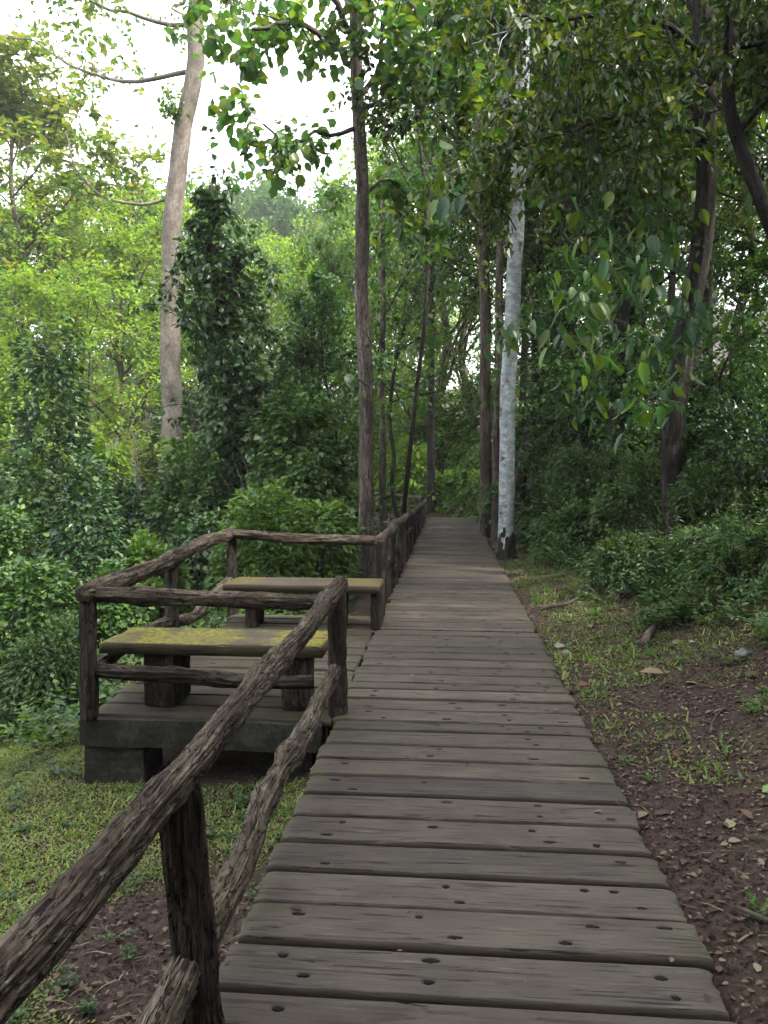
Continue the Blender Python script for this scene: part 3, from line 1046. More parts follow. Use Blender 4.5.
big_tree('vine_covered_tree', 'tree trunk wholly wrapped in a dark green column of vines beside the pale tree', [(238, 545), (232, 470), (226, 400), (222, 320), (214, 240), (212, 186)], 14.5, .16, .05, M['dark_bark'], 9,
         extra=vines([(0, .9), (.15, .7), (.3, .42), (.45, .5), (.6, .95), (.75, .8), (.9, .42), (1, .12)], 11000, .15, .5, M['l_shade'], 77, strands=230, slen=(.5, 1.9)))

# 3 teak-like tree between lookout and walk
TEAK = big_tree('broad_leaved_tree', 'tall straight reddish-grey trunk with broad round leaves rising behind the lookout deck', [(366, 575), (366, 480), (364, 380), (362, 270), (359, 150), (354, 0), (348, -160)], 12, .135, .085, M['red_bark'], 21,
         limbs_px=[([(357, 70), (345, 58), (330, 42, -.3), (308, 28, -.6), (280, 26, -1), (250, 22, -1.3)], .06, .025),
                   ([(357, 128), (340, 127, -.2), (315, 130, -.5), (296, 142, -.8), (262, 128, -1.0)], .04, .015),
                   ([(356, 40), (335, 5, -.4), (312, -30, -.6), (285, -50, -.8)], .06, .02),
                   ([(358, 100), (375, 70, .3), (385, 20, .5), (392, -30, .6)], .045, .02),
                   ([(355, 10), (375, -20, -.5), (400, -10, -1), (425, 20, -1.2)], .045, .02),
                   ([(352, -60), (310, -70, -.5), (260, -40, -.8), (225, 0, -1)], .05, .02),
                   ([(360, 200), (380, 180, .4), (400, 190, .8), (425, 215, 1.2)], .03, .012),
                   ([(358, 110), (390, 95, -.4), (420, 80, -.8), (450, 95, -1)], .04, .015)],
         crown=dict(leaf=.17, lw=.76, per_twig=8, sub=9, twigs=5, sublen=.36, twiglen=.5, mat=M['l_teak'], tpl=BROAD, lift=.0, droop=.55), seg=28, rough=.12, ridge=.10)

# 8 white trunk by the walk
WHITE = big_tree('white_trunk_tree', 'slender tree with a white lichen-covered trunk standing at the right boardwalk edge', [(506, 556), (506, 500), (507, 420), (511, 330), (516, 220), (519, 120), (524, 10), (530, -120)], 13.3, .135, .115, M['white_bark'], 33,
         limbs_px=[([(520, 60), (500, 20, -.8), (470, -20, -1.5), (440, -10, -2.2)], .04, .015), ([(522, 20), (550, -30, -.5), (590, -50, -1)], .04, .015), ([(520, 80), (545, 50, -.8), (575, 45, -1.8), (600, 60, -2.4)], .035, .012), ([(519, 110), (490, 85, -.8), (460, 90, -1.6), (430, 110, -2)], .03, .01), ([(520, 70), (520, 20, -1.4), (505, 30, -2.6)], .03, .01)],
         crown=dict(leaf=.13, lw=.58, per_twig=20, sub=12, twigs=6, mat=M['l_olive'], lift=-.3, droop=.6), seg=24, rough=.05, ridge=0, flare=.25)
_wb = at(506, 556, 13.3)
g = Geo()
_wp = smooth_path([(_wb[0], 13.3, gz(_wb[0], 13.3) - .2), (_wb[0] + .002, 13.3, _wb[2] + .15), (_wb[0] + .004, 13.3, _wb[2] + .5)], .03)
tube(g, _wp, np.interp(np.linspace(0, 1, len(_wp)), [0, .35, .6, 1], [.22, .175, .155, .118]), 40, .055, 14, 5, 4, False)
WHITE_BASE = g.obj('mossy_base', M['dark_bark'], WHITE)
# two brown trunks
big_tree('brown_trunk_tree', 'straight brown trunk, left of the pair behind the white trunk', [(487, 524), (487, 450), (485, 340), (482, 240), (480, 120), (476, 0), (474, -60)], 17.6, .15, .09, M['brown_bark'], 34,
         crown=dict(nl=12, cb=.5, R=2.6, leaf=.17, lw=.55, per_twig=12, sub=5, twigs=4, mat=M['l_mid'], droop=.4), seg=16)
big_tree('brown_trunk_tree', 'thinner brown trunk squeezed between its neighbour and the white trunk', [(497, 526), (497, 450), (499, 340), (500, 240), (503, 140), (505, 20)], 17.0, .12, .07, M['brown_bark'], 35,
         crown=dict(nl=8, cb=.6, R=2.2, leaf=.17, lw=.55, per_twig=12, sub=5, twigs=4, mat=M['l_dark'], droop=.4), seg=16)
# dark leaning tree
big_tree('leaning_tree', 'dark thin trunk leaning right behind the white trunk', [(520, 492), (526, 440), (538, 380), (552, 310), (562, 240), (574, 160), (582, 60)], 16.2, .12, .08, M['dark_bark'], 36,
         crown=dict(nl=9, cb=.6, R=2.4, leaf=.15, lw=.55, per_twig=12, sub=5, twigs=4, mat=M['l_olive'], droop=.4), seg=14)
# 617 trunk with vine mass
big_tree('vine_covered_tree', 'dark trunk hung with a ragged black-green vine mass, on the right bank', [(617, 506), (618, 440), (622, 340), (628, 240), (630, 150), (634, 60)], 13.5, .15, .1, M['dark_bark'], 37,
         extra=vines([(0, .12), (.25, .2), (.4, .42), (.55, .5), (.75, .55), (.85, .4), (1, .25)], 5200, .12, .6, M['l_dark'], 91, strands=70, slen=(.6, 2.2)), seg=14)
# the big dark trunk on the right
BIG = big_tree('large_dark_tree', 'large dark reddish trunk with big pale hanging leaves on the right bank', [(673, 508), (674, 460), (679, 390), (684, 330), (698, 250), (706, 180), (704, 90), (700, -20), (694, -140)], 10.6, .145, .135, M['dark_bark'], 40,
         limbs_px=[([(703, 60), (660, 20, -.8), (610, 10, -1.8), (560, 25, -2.6), (510, 20, -3)], .05, .018),
                   ([(702, 20), (650, -40, .4), (590, -60, .8), (540, -40, 1)], .055, .02),
                   ([(704, 120), (670, 90, .5), (630, 95, 1), (585, 115, 1.4)], .05, .02),
                   ([(703, 90), (735, 50, -.6), (770, 40, -1.2), (800, 60, -1.6)], .06, .025),
                   ([(704, 140), (660, 120, -1.2), (610, 120, -2.0), (570, 140, -2.6)], .045, .018),
                   ([(702, 40), (720, 0, .8), (760, -30, 1.5)], .06, .02)],
         crown=dict(leaf=.12, lw=.56, per_twig=22, sub=15, twigs=6, sublen=.38, twiglen=.5, mat=M['l_olive'], lift=-.25, droop=.6), seg=30, rough=.12, ridge=.12, flare=.35)


def hanging_branch(parent, lines, Yd, leaf, lw, n, mat, seed, jit=.16):
    rg = np.random.default_rng(seed)
    for ln in lines:
        gl = Geo()
        pw = smooth_path(np.array([at(px, py, Yd + (d[0] if d else 0)) for (px, py, *d) in ln]), .12)
        tube(gl, pw, np.linspace(.016, .006, len(pw)), 6, cap=False)
        m = n
        i = rg.integers(int(len(pw) * .2), len(pw), m)
        pos = pw[i] + rg.normal(size=(m, 3)) * jit * np.array([1, 1, .6])
        for q, c in zip(pos, pw[i]):
            tube(gl, np.array([c, (c + q) / 2 + np.array([0, 0, .03]), q]), .004, 3, cap=False)
        ax = norm(rdir(rg, m) * np.array([1, 1, .35]) * .75 + np.array([0, 0, -.85]))
        nr = norm(rdir(rg, m) + np.array([-.2, -.7, .5]))
        leaves(gl, pos, ax, nr, leaf * rg.uniform(.45, 1.15, m), lw * rg.uniform(.8, 1.2, m), HANG)
        gl.obj('large_leaf_spray', mat, parent, smooth=True)


hanging_branch(BIG, [[(690, 290), (672, 268, -.4), (650, 262, -.8), (620, 268, -1.2), (590, 280, -1.5), (570, 300, -1.7)],
                     [(684, 335), (665, 350, -.6), (645, 362, -1.0), (630, 370, -1.2)],
                     [(650, 262, -.8), (625, 255, -1), (600, 230, -1.3), (580, 215, -1.5)],
                     [(640, 268, -.9), (620, 300, -1.2), (598, 330, -1.4), (585, 355, -1.5)],
                     [(600, 280, -1.3), (580, 300, -1.6), (560, 310, -1.8), (550, 330, -1.9)],
                     [(684, 300), (690, 320, -.8), (672, 315, -1.2), (655, 320, -1.4)],
                     [(678, 370), (655, 395, -.8), (635, 405, -1.2), (612, 420, -1.4)]], 9.6, .235, .5, 34, M['l_big'], 3, .2)
hanging_branch(BIG, [[(704, 150), (680, 170, .4), (655, 195, .7), (640, 225, .9)],
                     [(704, 110), (740, 120, -.4), (760, 150, -.8), (765, 190, -1)],
                     [(690, 120, -.3), (640, 140, .2), (610, 170, .6), (595, 200, .9)],
                     [(640, 330, 1.2), (610, 350, 1.4), (590, 385, 1.5), (580, 420, 1.6)],
                     [(670, 60, -.5), (610, 90, -1), (570, 130, -1.3), (545, 165, -1.5)],
                     [(690, 200, -.2), (665, 225, .2), (640, 240, .4), (615, 235, .5)],
                     [(600, 90, -1), (595, 130, -1.1), (585, 180, -1.2), (575, 230, -1.2)],
                     [(650, 70, -.8), (660, 120, -1), (655, 165, -1.1), (645, 205, -1.1)],
                     [(560, 100, -1.2), (520, 120, -1.6), (490, 150, -1.8), (470, 185, -2)]], 10.4, .22, .5, 40, M['l_big'], 23, .24)
hanging_branch(WHITE, [[(516, 200), (480, 60, -1.5), (460, 50, -2.4), (442, 62, -3)],
                       [(516, 230), (480, 165, -1.5), (458, 182, -2.4), (440, 205, -3)],
                       [(512, 330), (510, 335, -1.0), (500, 340, -2), (492, 345, -2.6)],
                       [(516, 180), (540, 150, -1.5), (560, 160, -2.4), (575, 175, -3)]], 13.0, .30, .46, 18, M['l_big'], 8)
hanging_branch(TEAK, [[(366, 385), (356, 378, -.2), (348, 380, -.3), (342, 385, -.4)]], 11.9, .2, .7, 14, M['l_blue'], 5, .14)

# ------------------------------------------------------------------ tree prototypes
PB = proto_tree('bright_tree', 101, 12, .20, .28, 4.2, 22, .19, .5, 13, M['l_bright'], M['brown_bark'], sub=7, twigs=5)
PG = proto_tree('green_tree', 102, 12, .22, .2, 3.8, 24, .19, .55, 13, M['l_mid'], M['brown_bark'], sub=7, twigs=5)
PT = proto_tree('tall_forest_tree', 103, 15, .17, .42, 3.4, 22, .17, .55, 15, M['l_dark'], M['dark_bark'], sub=7, twigs=5)
PF = proto_tree('distant_tree', 104, 18, .35, .15, 6.0, 24, .42, .6, 13, M['l_far'], M['brown_bark'], sub=7, twigs=5)
PS = proto_tree('slim_tree', 105, 7, .06, .12, 1.7, 22, .15, .55, 12, M['l_dark'], M['dark_bark'], sub=5, twigs=4, elev=(5, 50))
PO = proto_tree('canopy_tree', 106, 12, .14, .34, 3.8, 26, .15, .56, 19, M['l_olive'], M['dark_bark'], sub=8, twigs=5, droop=.5)
PY = proto_tree('feathery_tree', 107, 11, .09, .5, 2.4, 24, .17, .5, 24, M['l_yellow'], M['brown_bark'], sub=5, twigs=4)


def tree_px(proto, px, Yd, top, rz, label, group, wide=1.0):
    b = at(px, 467, Yd)
    zg = gz(b[0], b[1])
    h = at(px, top, Yd)[2] - zg
    s = h / (proto['H'] * 1.08)
    put(proto, b[0], b[1], (s * wide, s * wide, s), rz, label, group)


GB = 'sunlit trees in the hollow left of the boardwalk'
for (pr, px, Yd, top, rz, lab, w) in [
    (PB, 122, 27, 214, .3, 'sunlit yellow-green tree with layered foliage left of the pale trunk', 1.15),
    (PB, 30, 31, 200, 2.1, 'yellow-green rounded tree at the left edge of the photo, below the feathery crown', 1.1),
    (PB, 75, 24, 290, 4.0, 'low bright tree whose foliage fills the space beneath the layered sunlit tree', 1.4),
    (PG, -40, 26, 170, 1.0, 'fresh green tree cut by the left edge of the photo', 1.0),
    (PG, 150, 42, 178, 2.6, 'bluish green tree showing just left of the pale trunk top, farther off', 1.0),
    (PB, 285, 36, 262, 5.1, 'pale green leafy tree seen through the gap right of the vine column', 1.2),
    (PG, 255, 44, 232, .7, 'soft green tree in the middle distance between vine column and broad-leaved tree', 1.0),
    (PG, 325, 30, 235, 3.6, 'green tree close behind the reddish-grey trunk on its left', .9),
    (PB, 385, 48, 175, 4.4, 'lit green tree filling the gap just right of the reddish-grey trunk', .9),
    (PG, 60, 48, 200, 5.5, 'green tree farther back behind the feathery stem', 1.1),
    (PY, 62, 30, 55, .9, 'thin feathery tree with airy yellowish crown standing out against the sky', 1.5),
    (PG, 190, 30, 300, 1.9, 'green tree directly behind the foot of the pale trunk', 1.3),
]:
    tree_px(pr, px, Yd, top, rz, lab, GB, w)
GF = 'hazy trees on the far slope'
for (px, Yd, top, rz, lab) in [
    (212, 90, 196, .2, 'hazy far tree right behind the tip of the vine column'),
    (262, 95, 194, 1.3, 'hazy rounded far tree under the white sky gap'),
    (305, 88, 205, 2.2, 'hazy far tree left of the reddish-grey trunk, low under its leaves'),
    (145, 92, 225, 3.4, 'hazy far tree between the feathery stem and the pale trunk'),
    (85, 90, 230, 4.4, 'hazy far tree behind the layered sunlit foliage'),
    (15, 86, 215, 5.3, 'hazy far tree at the far left behind the rounded yellow-green tree'),
    (345, 94, 200, .9, 'hazy far tree mostly hidden by the reddish-grey trunk'),
    (400, 80, 240, 1.9, 'hazy far tree above the bend of the walk'),
    (-60, 90, 200, 2.9, 'hazy far tree outside the left edge, tip of crown in view'),
]:
    tree_px(PF, px, Yd, top, rz, lab, GF)
GC = 'dark forest trees closing the end of the walk'
for (pr, px, Yd, top, rz, lab, w) in [
    (PG, 437, 31, 120, .5, 'leafy tree straight above the end of the boardwalk', .9),
    (PB, 405, 56, 150, 1.6, 'sunlit green tree far beyond the bend railing', .9),
    (PT, 432, 26.5, 20, 2.7, 'slim dark trunk standing just past the boardwalk end', .9),
    (PG, 470, 34, 160, 3.9, 'leafy tree behind the left brown trunk', 1.0),
    (PT, 540, 28, 40, 5.0, 'dark tree deep in the forest right of the white trunk', 1.1),
    (PO, 530, 19.5, -60, .2, 'olive canopy tree right behind the white trunk whose boughs reach over the walk', .9),
]:
    tree_px(pr, px, Yd, top, rz, lab, GC, w)
GR = 'forest trees on the right bank'
for (pr, px, Yd, top, rz, lab, w) in [
    (PO, 570, 17.5, -20, 1.1, 'olive-leaved tree with straight dark stem between leaning tree and vine-hung trunk', 1.0),
    (PO, 645, 18, -60, 2.3, 'olive-leaved tree standing behind the vine-hung trunk', 1.0),
    (PT, 712, 16, -90, 3.2, 'grey-stemmed tree half hidden behind the large dark trunk', 1.1),
    (PT, 600, 24, 20, 4.1, 'tall dark tree deep in the forest left of the vine-hung trunk', 1.2),
    (PT, 660, 27, 30, .4, 'tall dark tree deep in the forest between vine-hung and large dark trunk', 1.2),
    (PO, 790, 12, -150, 5.2, 'olive-leaved tree rooted just outside the right edge', 1.0),
    (PG, 740, 22, 60, 1.4, 'green tree high on the bank behind the right edge shrubs', 1.1),
    (PG, 800, 20, 60, 2.9, 'green tree high on the bank, leaning out of the right edge', 1.2),
    (PT, 520, 22, 10, 2.0, 'dark-leaved tree behind the white trunk, its crown against the sky gaps', .9),
    (PG, 630, 36, 190, 3.7, 'farthest leafy tree seen low behind the vine-hung trunk', 1.3),
    (PG, 560, 38, 200, 5.9, 'farthest leafy tree seen low behind the leaning trunk', 1.3),
    (PG, 700, 34, 150, .8, 'farthest leafy tree seen low behind the large dark trunk', 1.3),
    (PO, 850, 8.2, -330, 4.6, 'near canopy tree rooted outside the right edge whose leaves cover the top right corner', .9),
]:
    tree_px(pr, px, Yd, top, rz, lab, GR, w)
GS = 'slim understory trees'
for (px, Yd, top, rz, lab, w) in [
    (548, 15.5, 300, .2, 'slim dark understory tree at the foot of the leaning trunk', 1.2),
    (585, 15, 250, 1.5, 'slim dark understory tree left of the vine-hung trunk', 1.2),
    (640, 14.6, 330, 2.5, 'slim dark understory tree just right of the vine-hung trunk', 1.2),
    (735, 11.5, 230, 3.5, 'slim dark understory tree right of the large dark trunk', 1.2),
    (775, 9.5, 260, 4.5, 'slim dark understory tree at the right edge', 1.2),
    (340, 14.5, 270, 1.9, 'slim dark understory tree hung with leaves left of the reddish-grey trunk', 1.1),
    (312, 15.5, 330, 3.0, 'slim dark understory tree second left of the reddish-grey trunk', 1.5),
]:
    tree_px(PS, px, Yd, top, rz, lab, GS, w)
# pale sapling on the left
big_tree('bare_sapling', 'thin pale bare sapling stem among the shrubs left of the pale tree', [(138, 492), (136, 455), (130, 425), (122, 402), (116, 380)], 17, .028, .012, M['brown_bark'], 60, limbs_px=[([(128, 430), (140, 405), (150, 390)], .015, .006)],
         crown=dict(leaf=.14, lw=.5, per_twig=3, sub=3, twigs=2, mat=M['l_bright']), seg=8)
# thin trunks beyond the lookout, right of the reddish trunk
big_tree('thin_tree', 'thin dark upright trunk just right of the reddish-grey trunk', [(384, 530), (383, 480), (383, 430), (381, 380), (384, 300), (382, 200)], 19, .10, .06, M['red_bark'], 61,
         crown=dict(nl=8, cb=.45, R=2.0, leaf=.18, lw=.6, per_twig=10, sub=5, twigs=4, mat=M['l_teak']), seg=12)
big_tree('crooked_tree', 'thin crooked trunk curving beside the far railing', [(400, 530), (394, 505), (391, 480), (394, 455), (390, 420), (396, 360), (410, 300)], 21, .07, .04, M['dark_bark'], 62,
         crown=dict(nl=6, cb=.5, R=1.8, leaf=.18, lw=.6, per_twig=10, sub=5, twigs=4, mat=M['l_mid']), seg=12)
# upper right leaning trunk
big_tree('leaning_tree', 'dark trunk slanting up across the top right corner', [(800, 330), (768, 220), (750, 170), (735, 130), (728, 90), (735, 20), (738, -80)], 8.8, .08, .07, M['dark_bark'], 63,
         crown=dict(nl=7, cb=.62, R=2.0, leaf=.13, lw=.55, per_twig=12, sub=6, twigs=4, mat=M['l_olive'], droop=.6), seg=16)
# bare crooked climbing stems in front of the canopy, centre
big_tree('crooked_tree', 'bare crooked stems climbing through the foliage right of the reddish-grey trunk', [(400, 560), (408, 470), (426, 300), (424, 185), (418, 130), (413, 60), (420, 0)], 15, .05, .03, M['dark_bark'], 64,
         limbs_px=[([(424, 185), (405, 170), (394, 140), (390, 90)], .03, .012), ([(425, 230), (410, 218), (396, 205)], .025, .01)],
         crown=dict(leaf=.15, lw=.6, per_twig=6, sub=5, twigs=3, mat=M['l_mid']), seg=10)

# ------------------------------------------------------------------ shrubs
S5 = ('leafy_shrub', 'l_fern', .44, .5)
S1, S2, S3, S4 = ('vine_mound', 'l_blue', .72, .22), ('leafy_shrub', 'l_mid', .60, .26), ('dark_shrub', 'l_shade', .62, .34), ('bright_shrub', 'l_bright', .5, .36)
shrub_seed = [900]


def shrub_px(kind, px, Yd, top, halfw, rz, lab, grp):
    """one shrub: woody stems, a lumpy thinned shell of leaves and sprigs that stick out of it"""
    nm, mt, lw, bump = kind
    shrub_seed[0] += 1
    sd = shrub_seed[0]
    rg = np.random.default_rng(sd)
    b = at(px, 467, Yd)
    zg = gz(b[0], b[1]) - .05
    h = max(.3, at(px, top, Yd)[2] - zg) * .93
    w = halfw * Yd / FPX
    o = np.array([b[0], b[1], zg])
    leaf = np.interp(Yd, [6, 9, 13, 18, 30], [.068, .088, .118, .17, .26])
    if mt == 'l_fern': leaf = leaf * .82
    n = int(min(24000, 3.0 * 6.28 * w * h / (leaf ** 2 * lw * .5)))
    gl, gb = Geo(), Geo()
    d = rdir(rg, n)
    d[:, 2] = np.abs(d[:, 2])
    # height keeps to a lumpy dome; lumps have the size of a branch, not of the whole plant
    P = d * np.array([w, w, h])
    amp = bump * min(1.0, .75 / max(w, .3) + .45)
    bz = 1 + amp * 1.5 * fbm(P * 1.15 + sd, 3, sd) + amp * .5 * fbm(P * 3.6 + sd, 2, sd + 4)
    rr = np.where(rg.random(n) < .15, rg.uniform(.5, .93, n), rg.uniform(.9, 1.07, n)) * bz
    P = P * rr[:, None]
    keep = fbm(P * 2.1 + sd * 3.3, 3, sd + 8) > -.22
    keep &= rg.random(n) < np.clip(d[:, 2] * 2.1 + .06 + .5 * fbm(P * 1.5 + sd, 2, sd + 3), .05, 1)
    P, d = P[keep], d[keep]
    D = norm(d * np.array([1 / w, 1 / w, 1 / h]))
    m = len(P)
    ax, nr = lf(rg, D, .55, .6, .8)
    leaves(gl, P + o, ax, nr, leaf * rg.uniform(.5, 1.3, m), lw * rg.uniform(.8, 1.2, m))
    for k in range(int((8 + 8 * w * h) * (2.2 if mt == 'l_fern' else 1))):
        dd = rdir(rg, 1)[0]
        dd[2] = abs(dd[2]) * .9 + .1
        p = dd * np.array([w, w, h]) * .88
        L = rg.uniform(.2, .55) * min(1.1, .3 + .35 * h)
        pa = branch_path(rg, p + o, norm(dd + np.array([0, 0, .45])), L, 6, .7, -.2)
        tube(gb, pa, np.linspace(.008, .003, 6), 3, cap=False)
        m = int(8 + L / leaf * 5)
        i = rg.integers(0, 5, m)
        pos = pa[i] + (pa[i + 1] - pa[i]) * rg.random((m, 1))
        ax, nr = lf(rg, norm(dd[None] * .5 + rdir(rg, m)), .4, .5)
        leaves(gl, pos, ax, nr, leaf * rg.uniform(.6, 1.2, m), lw)
    for k in range(30):
        a = rg.uniform(0, 6.28)
        q = rg.uniform(.25, 1.0)
        pa = branch_path(rg, o + np.array([.03 * math.cos(a), .03 * math.sin(a), -.2]), (math.cos(a) * w * q, math.sin(a) * w * q, h * 1.2), math.hypot(w * q, h) * rg.uniform(.5, .95), 7, .7)
        r_ = .02 if k < 6 else .009
        tube(gb, pa, np.linspace(r_, r_ * .35, 7), 5, cap=False)
    t = thing(nm, lab, 'shrub', tuple(o), grp)
    gb.obj('stem', M['twig'], t)
    gl.obj('foliage', M[mt], t, smooth=False)
    return t


GL = 'shrubs in the hollow left of the lookout deck'
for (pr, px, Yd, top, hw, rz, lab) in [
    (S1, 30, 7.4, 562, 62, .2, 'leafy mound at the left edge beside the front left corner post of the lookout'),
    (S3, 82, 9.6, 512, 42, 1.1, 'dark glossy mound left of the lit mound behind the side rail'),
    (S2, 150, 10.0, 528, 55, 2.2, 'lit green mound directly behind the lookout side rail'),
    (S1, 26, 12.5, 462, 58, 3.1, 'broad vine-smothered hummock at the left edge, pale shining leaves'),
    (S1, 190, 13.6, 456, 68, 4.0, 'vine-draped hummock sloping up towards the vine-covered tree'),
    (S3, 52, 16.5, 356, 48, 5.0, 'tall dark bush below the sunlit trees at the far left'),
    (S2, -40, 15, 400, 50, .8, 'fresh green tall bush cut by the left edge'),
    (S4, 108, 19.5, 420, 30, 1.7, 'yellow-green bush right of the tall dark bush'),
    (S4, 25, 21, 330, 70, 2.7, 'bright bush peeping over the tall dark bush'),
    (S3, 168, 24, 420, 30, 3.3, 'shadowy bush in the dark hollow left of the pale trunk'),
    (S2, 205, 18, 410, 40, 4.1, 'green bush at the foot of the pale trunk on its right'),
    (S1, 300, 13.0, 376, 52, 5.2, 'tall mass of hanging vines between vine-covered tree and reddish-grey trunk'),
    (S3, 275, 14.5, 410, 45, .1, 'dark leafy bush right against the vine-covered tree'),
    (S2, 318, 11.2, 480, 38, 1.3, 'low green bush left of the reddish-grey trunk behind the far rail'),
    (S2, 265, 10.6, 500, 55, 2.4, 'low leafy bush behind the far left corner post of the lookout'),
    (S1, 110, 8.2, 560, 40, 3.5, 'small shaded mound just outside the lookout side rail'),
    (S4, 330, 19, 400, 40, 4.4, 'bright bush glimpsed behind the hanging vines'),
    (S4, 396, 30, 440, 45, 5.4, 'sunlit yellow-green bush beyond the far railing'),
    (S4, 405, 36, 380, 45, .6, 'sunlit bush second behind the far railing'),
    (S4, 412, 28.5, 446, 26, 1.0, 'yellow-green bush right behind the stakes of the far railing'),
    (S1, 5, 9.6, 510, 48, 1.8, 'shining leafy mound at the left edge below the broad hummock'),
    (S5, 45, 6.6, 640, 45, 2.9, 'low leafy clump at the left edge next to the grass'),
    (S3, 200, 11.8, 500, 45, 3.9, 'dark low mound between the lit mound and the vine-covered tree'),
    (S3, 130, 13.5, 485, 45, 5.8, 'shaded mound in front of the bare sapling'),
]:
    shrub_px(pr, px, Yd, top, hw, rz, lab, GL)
GE = 'shrubs at the end of the walk'
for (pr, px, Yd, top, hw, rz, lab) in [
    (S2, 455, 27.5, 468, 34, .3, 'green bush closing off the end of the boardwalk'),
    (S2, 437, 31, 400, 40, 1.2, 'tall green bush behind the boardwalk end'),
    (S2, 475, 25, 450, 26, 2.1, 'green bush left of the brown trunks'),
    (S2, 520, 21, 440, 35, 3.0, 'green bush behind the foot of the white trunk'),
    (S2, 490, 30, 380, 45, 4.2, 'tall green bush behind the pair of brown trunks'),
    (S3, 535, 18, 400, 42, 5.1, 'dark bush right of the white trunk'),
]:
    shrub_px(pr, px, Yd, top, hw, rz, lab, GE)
GW = 'shrubs on the right bank'
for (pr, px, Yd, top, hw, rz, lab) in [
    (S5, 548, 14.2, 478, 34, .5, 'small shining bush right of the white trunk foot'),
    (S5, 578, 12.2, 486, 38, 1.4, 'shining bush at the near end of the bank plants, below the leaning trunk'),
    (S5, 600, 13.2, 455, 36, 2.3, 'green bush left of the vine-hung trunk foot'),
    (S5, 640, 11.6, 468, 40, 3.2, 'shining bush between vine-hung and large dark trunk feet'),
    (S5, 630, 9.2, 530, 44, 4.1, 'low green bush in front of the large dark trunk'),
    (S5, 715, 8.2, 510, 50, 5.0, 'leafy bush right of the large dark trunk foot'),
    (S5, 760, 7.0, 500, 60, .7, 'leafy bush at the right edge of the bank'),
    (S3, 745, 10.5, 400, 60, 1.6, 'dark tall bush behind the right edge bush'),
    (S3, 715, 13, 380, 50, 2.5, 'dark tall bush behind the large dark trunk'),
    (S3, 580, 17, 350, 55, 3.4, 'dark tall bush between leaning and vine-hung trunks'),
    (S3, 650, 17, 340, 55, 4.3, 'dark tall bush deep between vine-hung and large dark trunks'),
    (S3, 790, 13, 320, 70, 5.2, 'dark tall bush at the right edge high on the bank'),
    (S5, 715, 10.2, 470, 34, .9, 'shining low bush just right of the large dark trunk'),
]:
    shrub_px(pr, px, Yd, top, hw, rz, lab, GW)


# ------------------------------------------------------------------ the forest goes on behind and beside the viewer: one mass
rg = np.random.default_rng(808)
gf = Geo()
for k in range(34):
    if k < 12:
        x, y = 5.2 + 2.6 * (k % 4) + rg.uniform(-.8, .8), -7.0 + 4.6 * (k // 4) + rg.uniform(-1, 1)
    else:
        x, y = -17 + 1.5 * (k - 12) + rg.uniform(-1, 1), -6.5 - 3.0 * (k % 3) + rg.uniform(-1, 1)
    z0, h = gz(x, y), rg.uniform(9, 14)
    tube(gf, np.array([[x, y, z0 - .3], [x + .2, y, z0 + h * .5], [x, y + .2, z0 + h]]), np.array([.18, .13, .05]), 7)
    n = 3000
    d = rdir(rg, n)
    P = d * (rg.random((n, 1)) ** .4) * np.array([2.9, 2.9, h * .46]) + np.array([x, y, z0 + h * .55])
    P = P[fbm(P * .8, 3, 4) > -.2]
    ax, nr = lf(rg, norm(P - np.array([x, y, z0 + h * .5])), .4)
    leaves(gf, P, ax, nr, .34, .55)
tag(gf.obj('surrounding_forest', M['l_olive'], smooth=False), kind='stuff')

# ------------------------------------------------------------------ ground cover (nobody could count it)
def scatter(rg, n, x0, x1, y0, y1, dens):
    x = rg.uniform(x0, x1, n); y = rg.uniform(y0, y1, n)
    k = rg.random(n) < dens(x, y)
    x, y = x[k], y[k]
    return np.stack([x, y, terrain(x, y)], -1)


def off_deck(x, y):
    bayin = (x > BX0 - .05) & (x < DL) & (y > BY0 - .02) & (y < BY1)
    walk = (x > DL - .03) & (x < DR + .02) & (y < DECK_END)
    return ~(bayin | walk)


def nz(x, y, f, s):
    return fbm(np.stack([x * f, y * f, 0 * x + s], -1), 3, s)


def herbs(name, mat, seed, n, area, dens, hgt, leaf, lw, stems=(5, 10), tpl=SIMPLE, pairs=7):
    rg = np.random.default_rng(seed)
    base = scatter(rg, n, *area, dens)
    gl = Geo()
    P, A, Nn, LL = [], [], [], []
    for b in base:
        h = hgt * rg.uniform(.5, 1.3)
        ns = rg.integers(*stems)
        az = rg.uniform(0, 6.28, ns)
        el = rg.uniform(.45, 1.35, ns)
        t = np.linspace(.2, 1, pairs)
        for s in range(ns):
            d = np.array([math.cos(az[s]) * math.cos(el[s]), math.sin(az[s]) * math.cos(el[s]), math.sin(el[s])])
            pts = b + d * (t * h)[:, None] + np.array([0, 0, -.35 * h]) * (t ** 2)[:, None] * math.cos(el[s])
            sd = norm(np.cross(d, np.array([0, 0, 1.0])))
            for sg in (-1, 1):
                P.append(pts)
                A.append(norm(sd[None] * sg + d[None] * .45 + rg.normal(size=(pairs, 3)) * .25))
                Nn.append(np.array([0, 0, 1.0]) + rg.normal(size=(pairs, 3)) * .3)
                LL.append(leaf * rg.uniform(.7, 1.2, pairs) * (1.1 - .5 * t))
    leaves(gl, np.concatenate(P), np.concatenate(A), np.concatenate(Nn), np.concatenate(LL), lw, tpl)
    o = gl.obj(name, mat, smooth=False)
    return tag(o, kind='stuff')


def right_band(x, y):
    edge = np.interp(y, [4, 5.5, 8, 13, 22], [2.35, 2.0, 1.62, 1.35, 1.2])
    d = sstep(0, .5, x - edge + .35 * nz(x, y, 1.1, 7))
    return d * (.55 + .45 * (nz(x, y, .9, 12) > -.2))


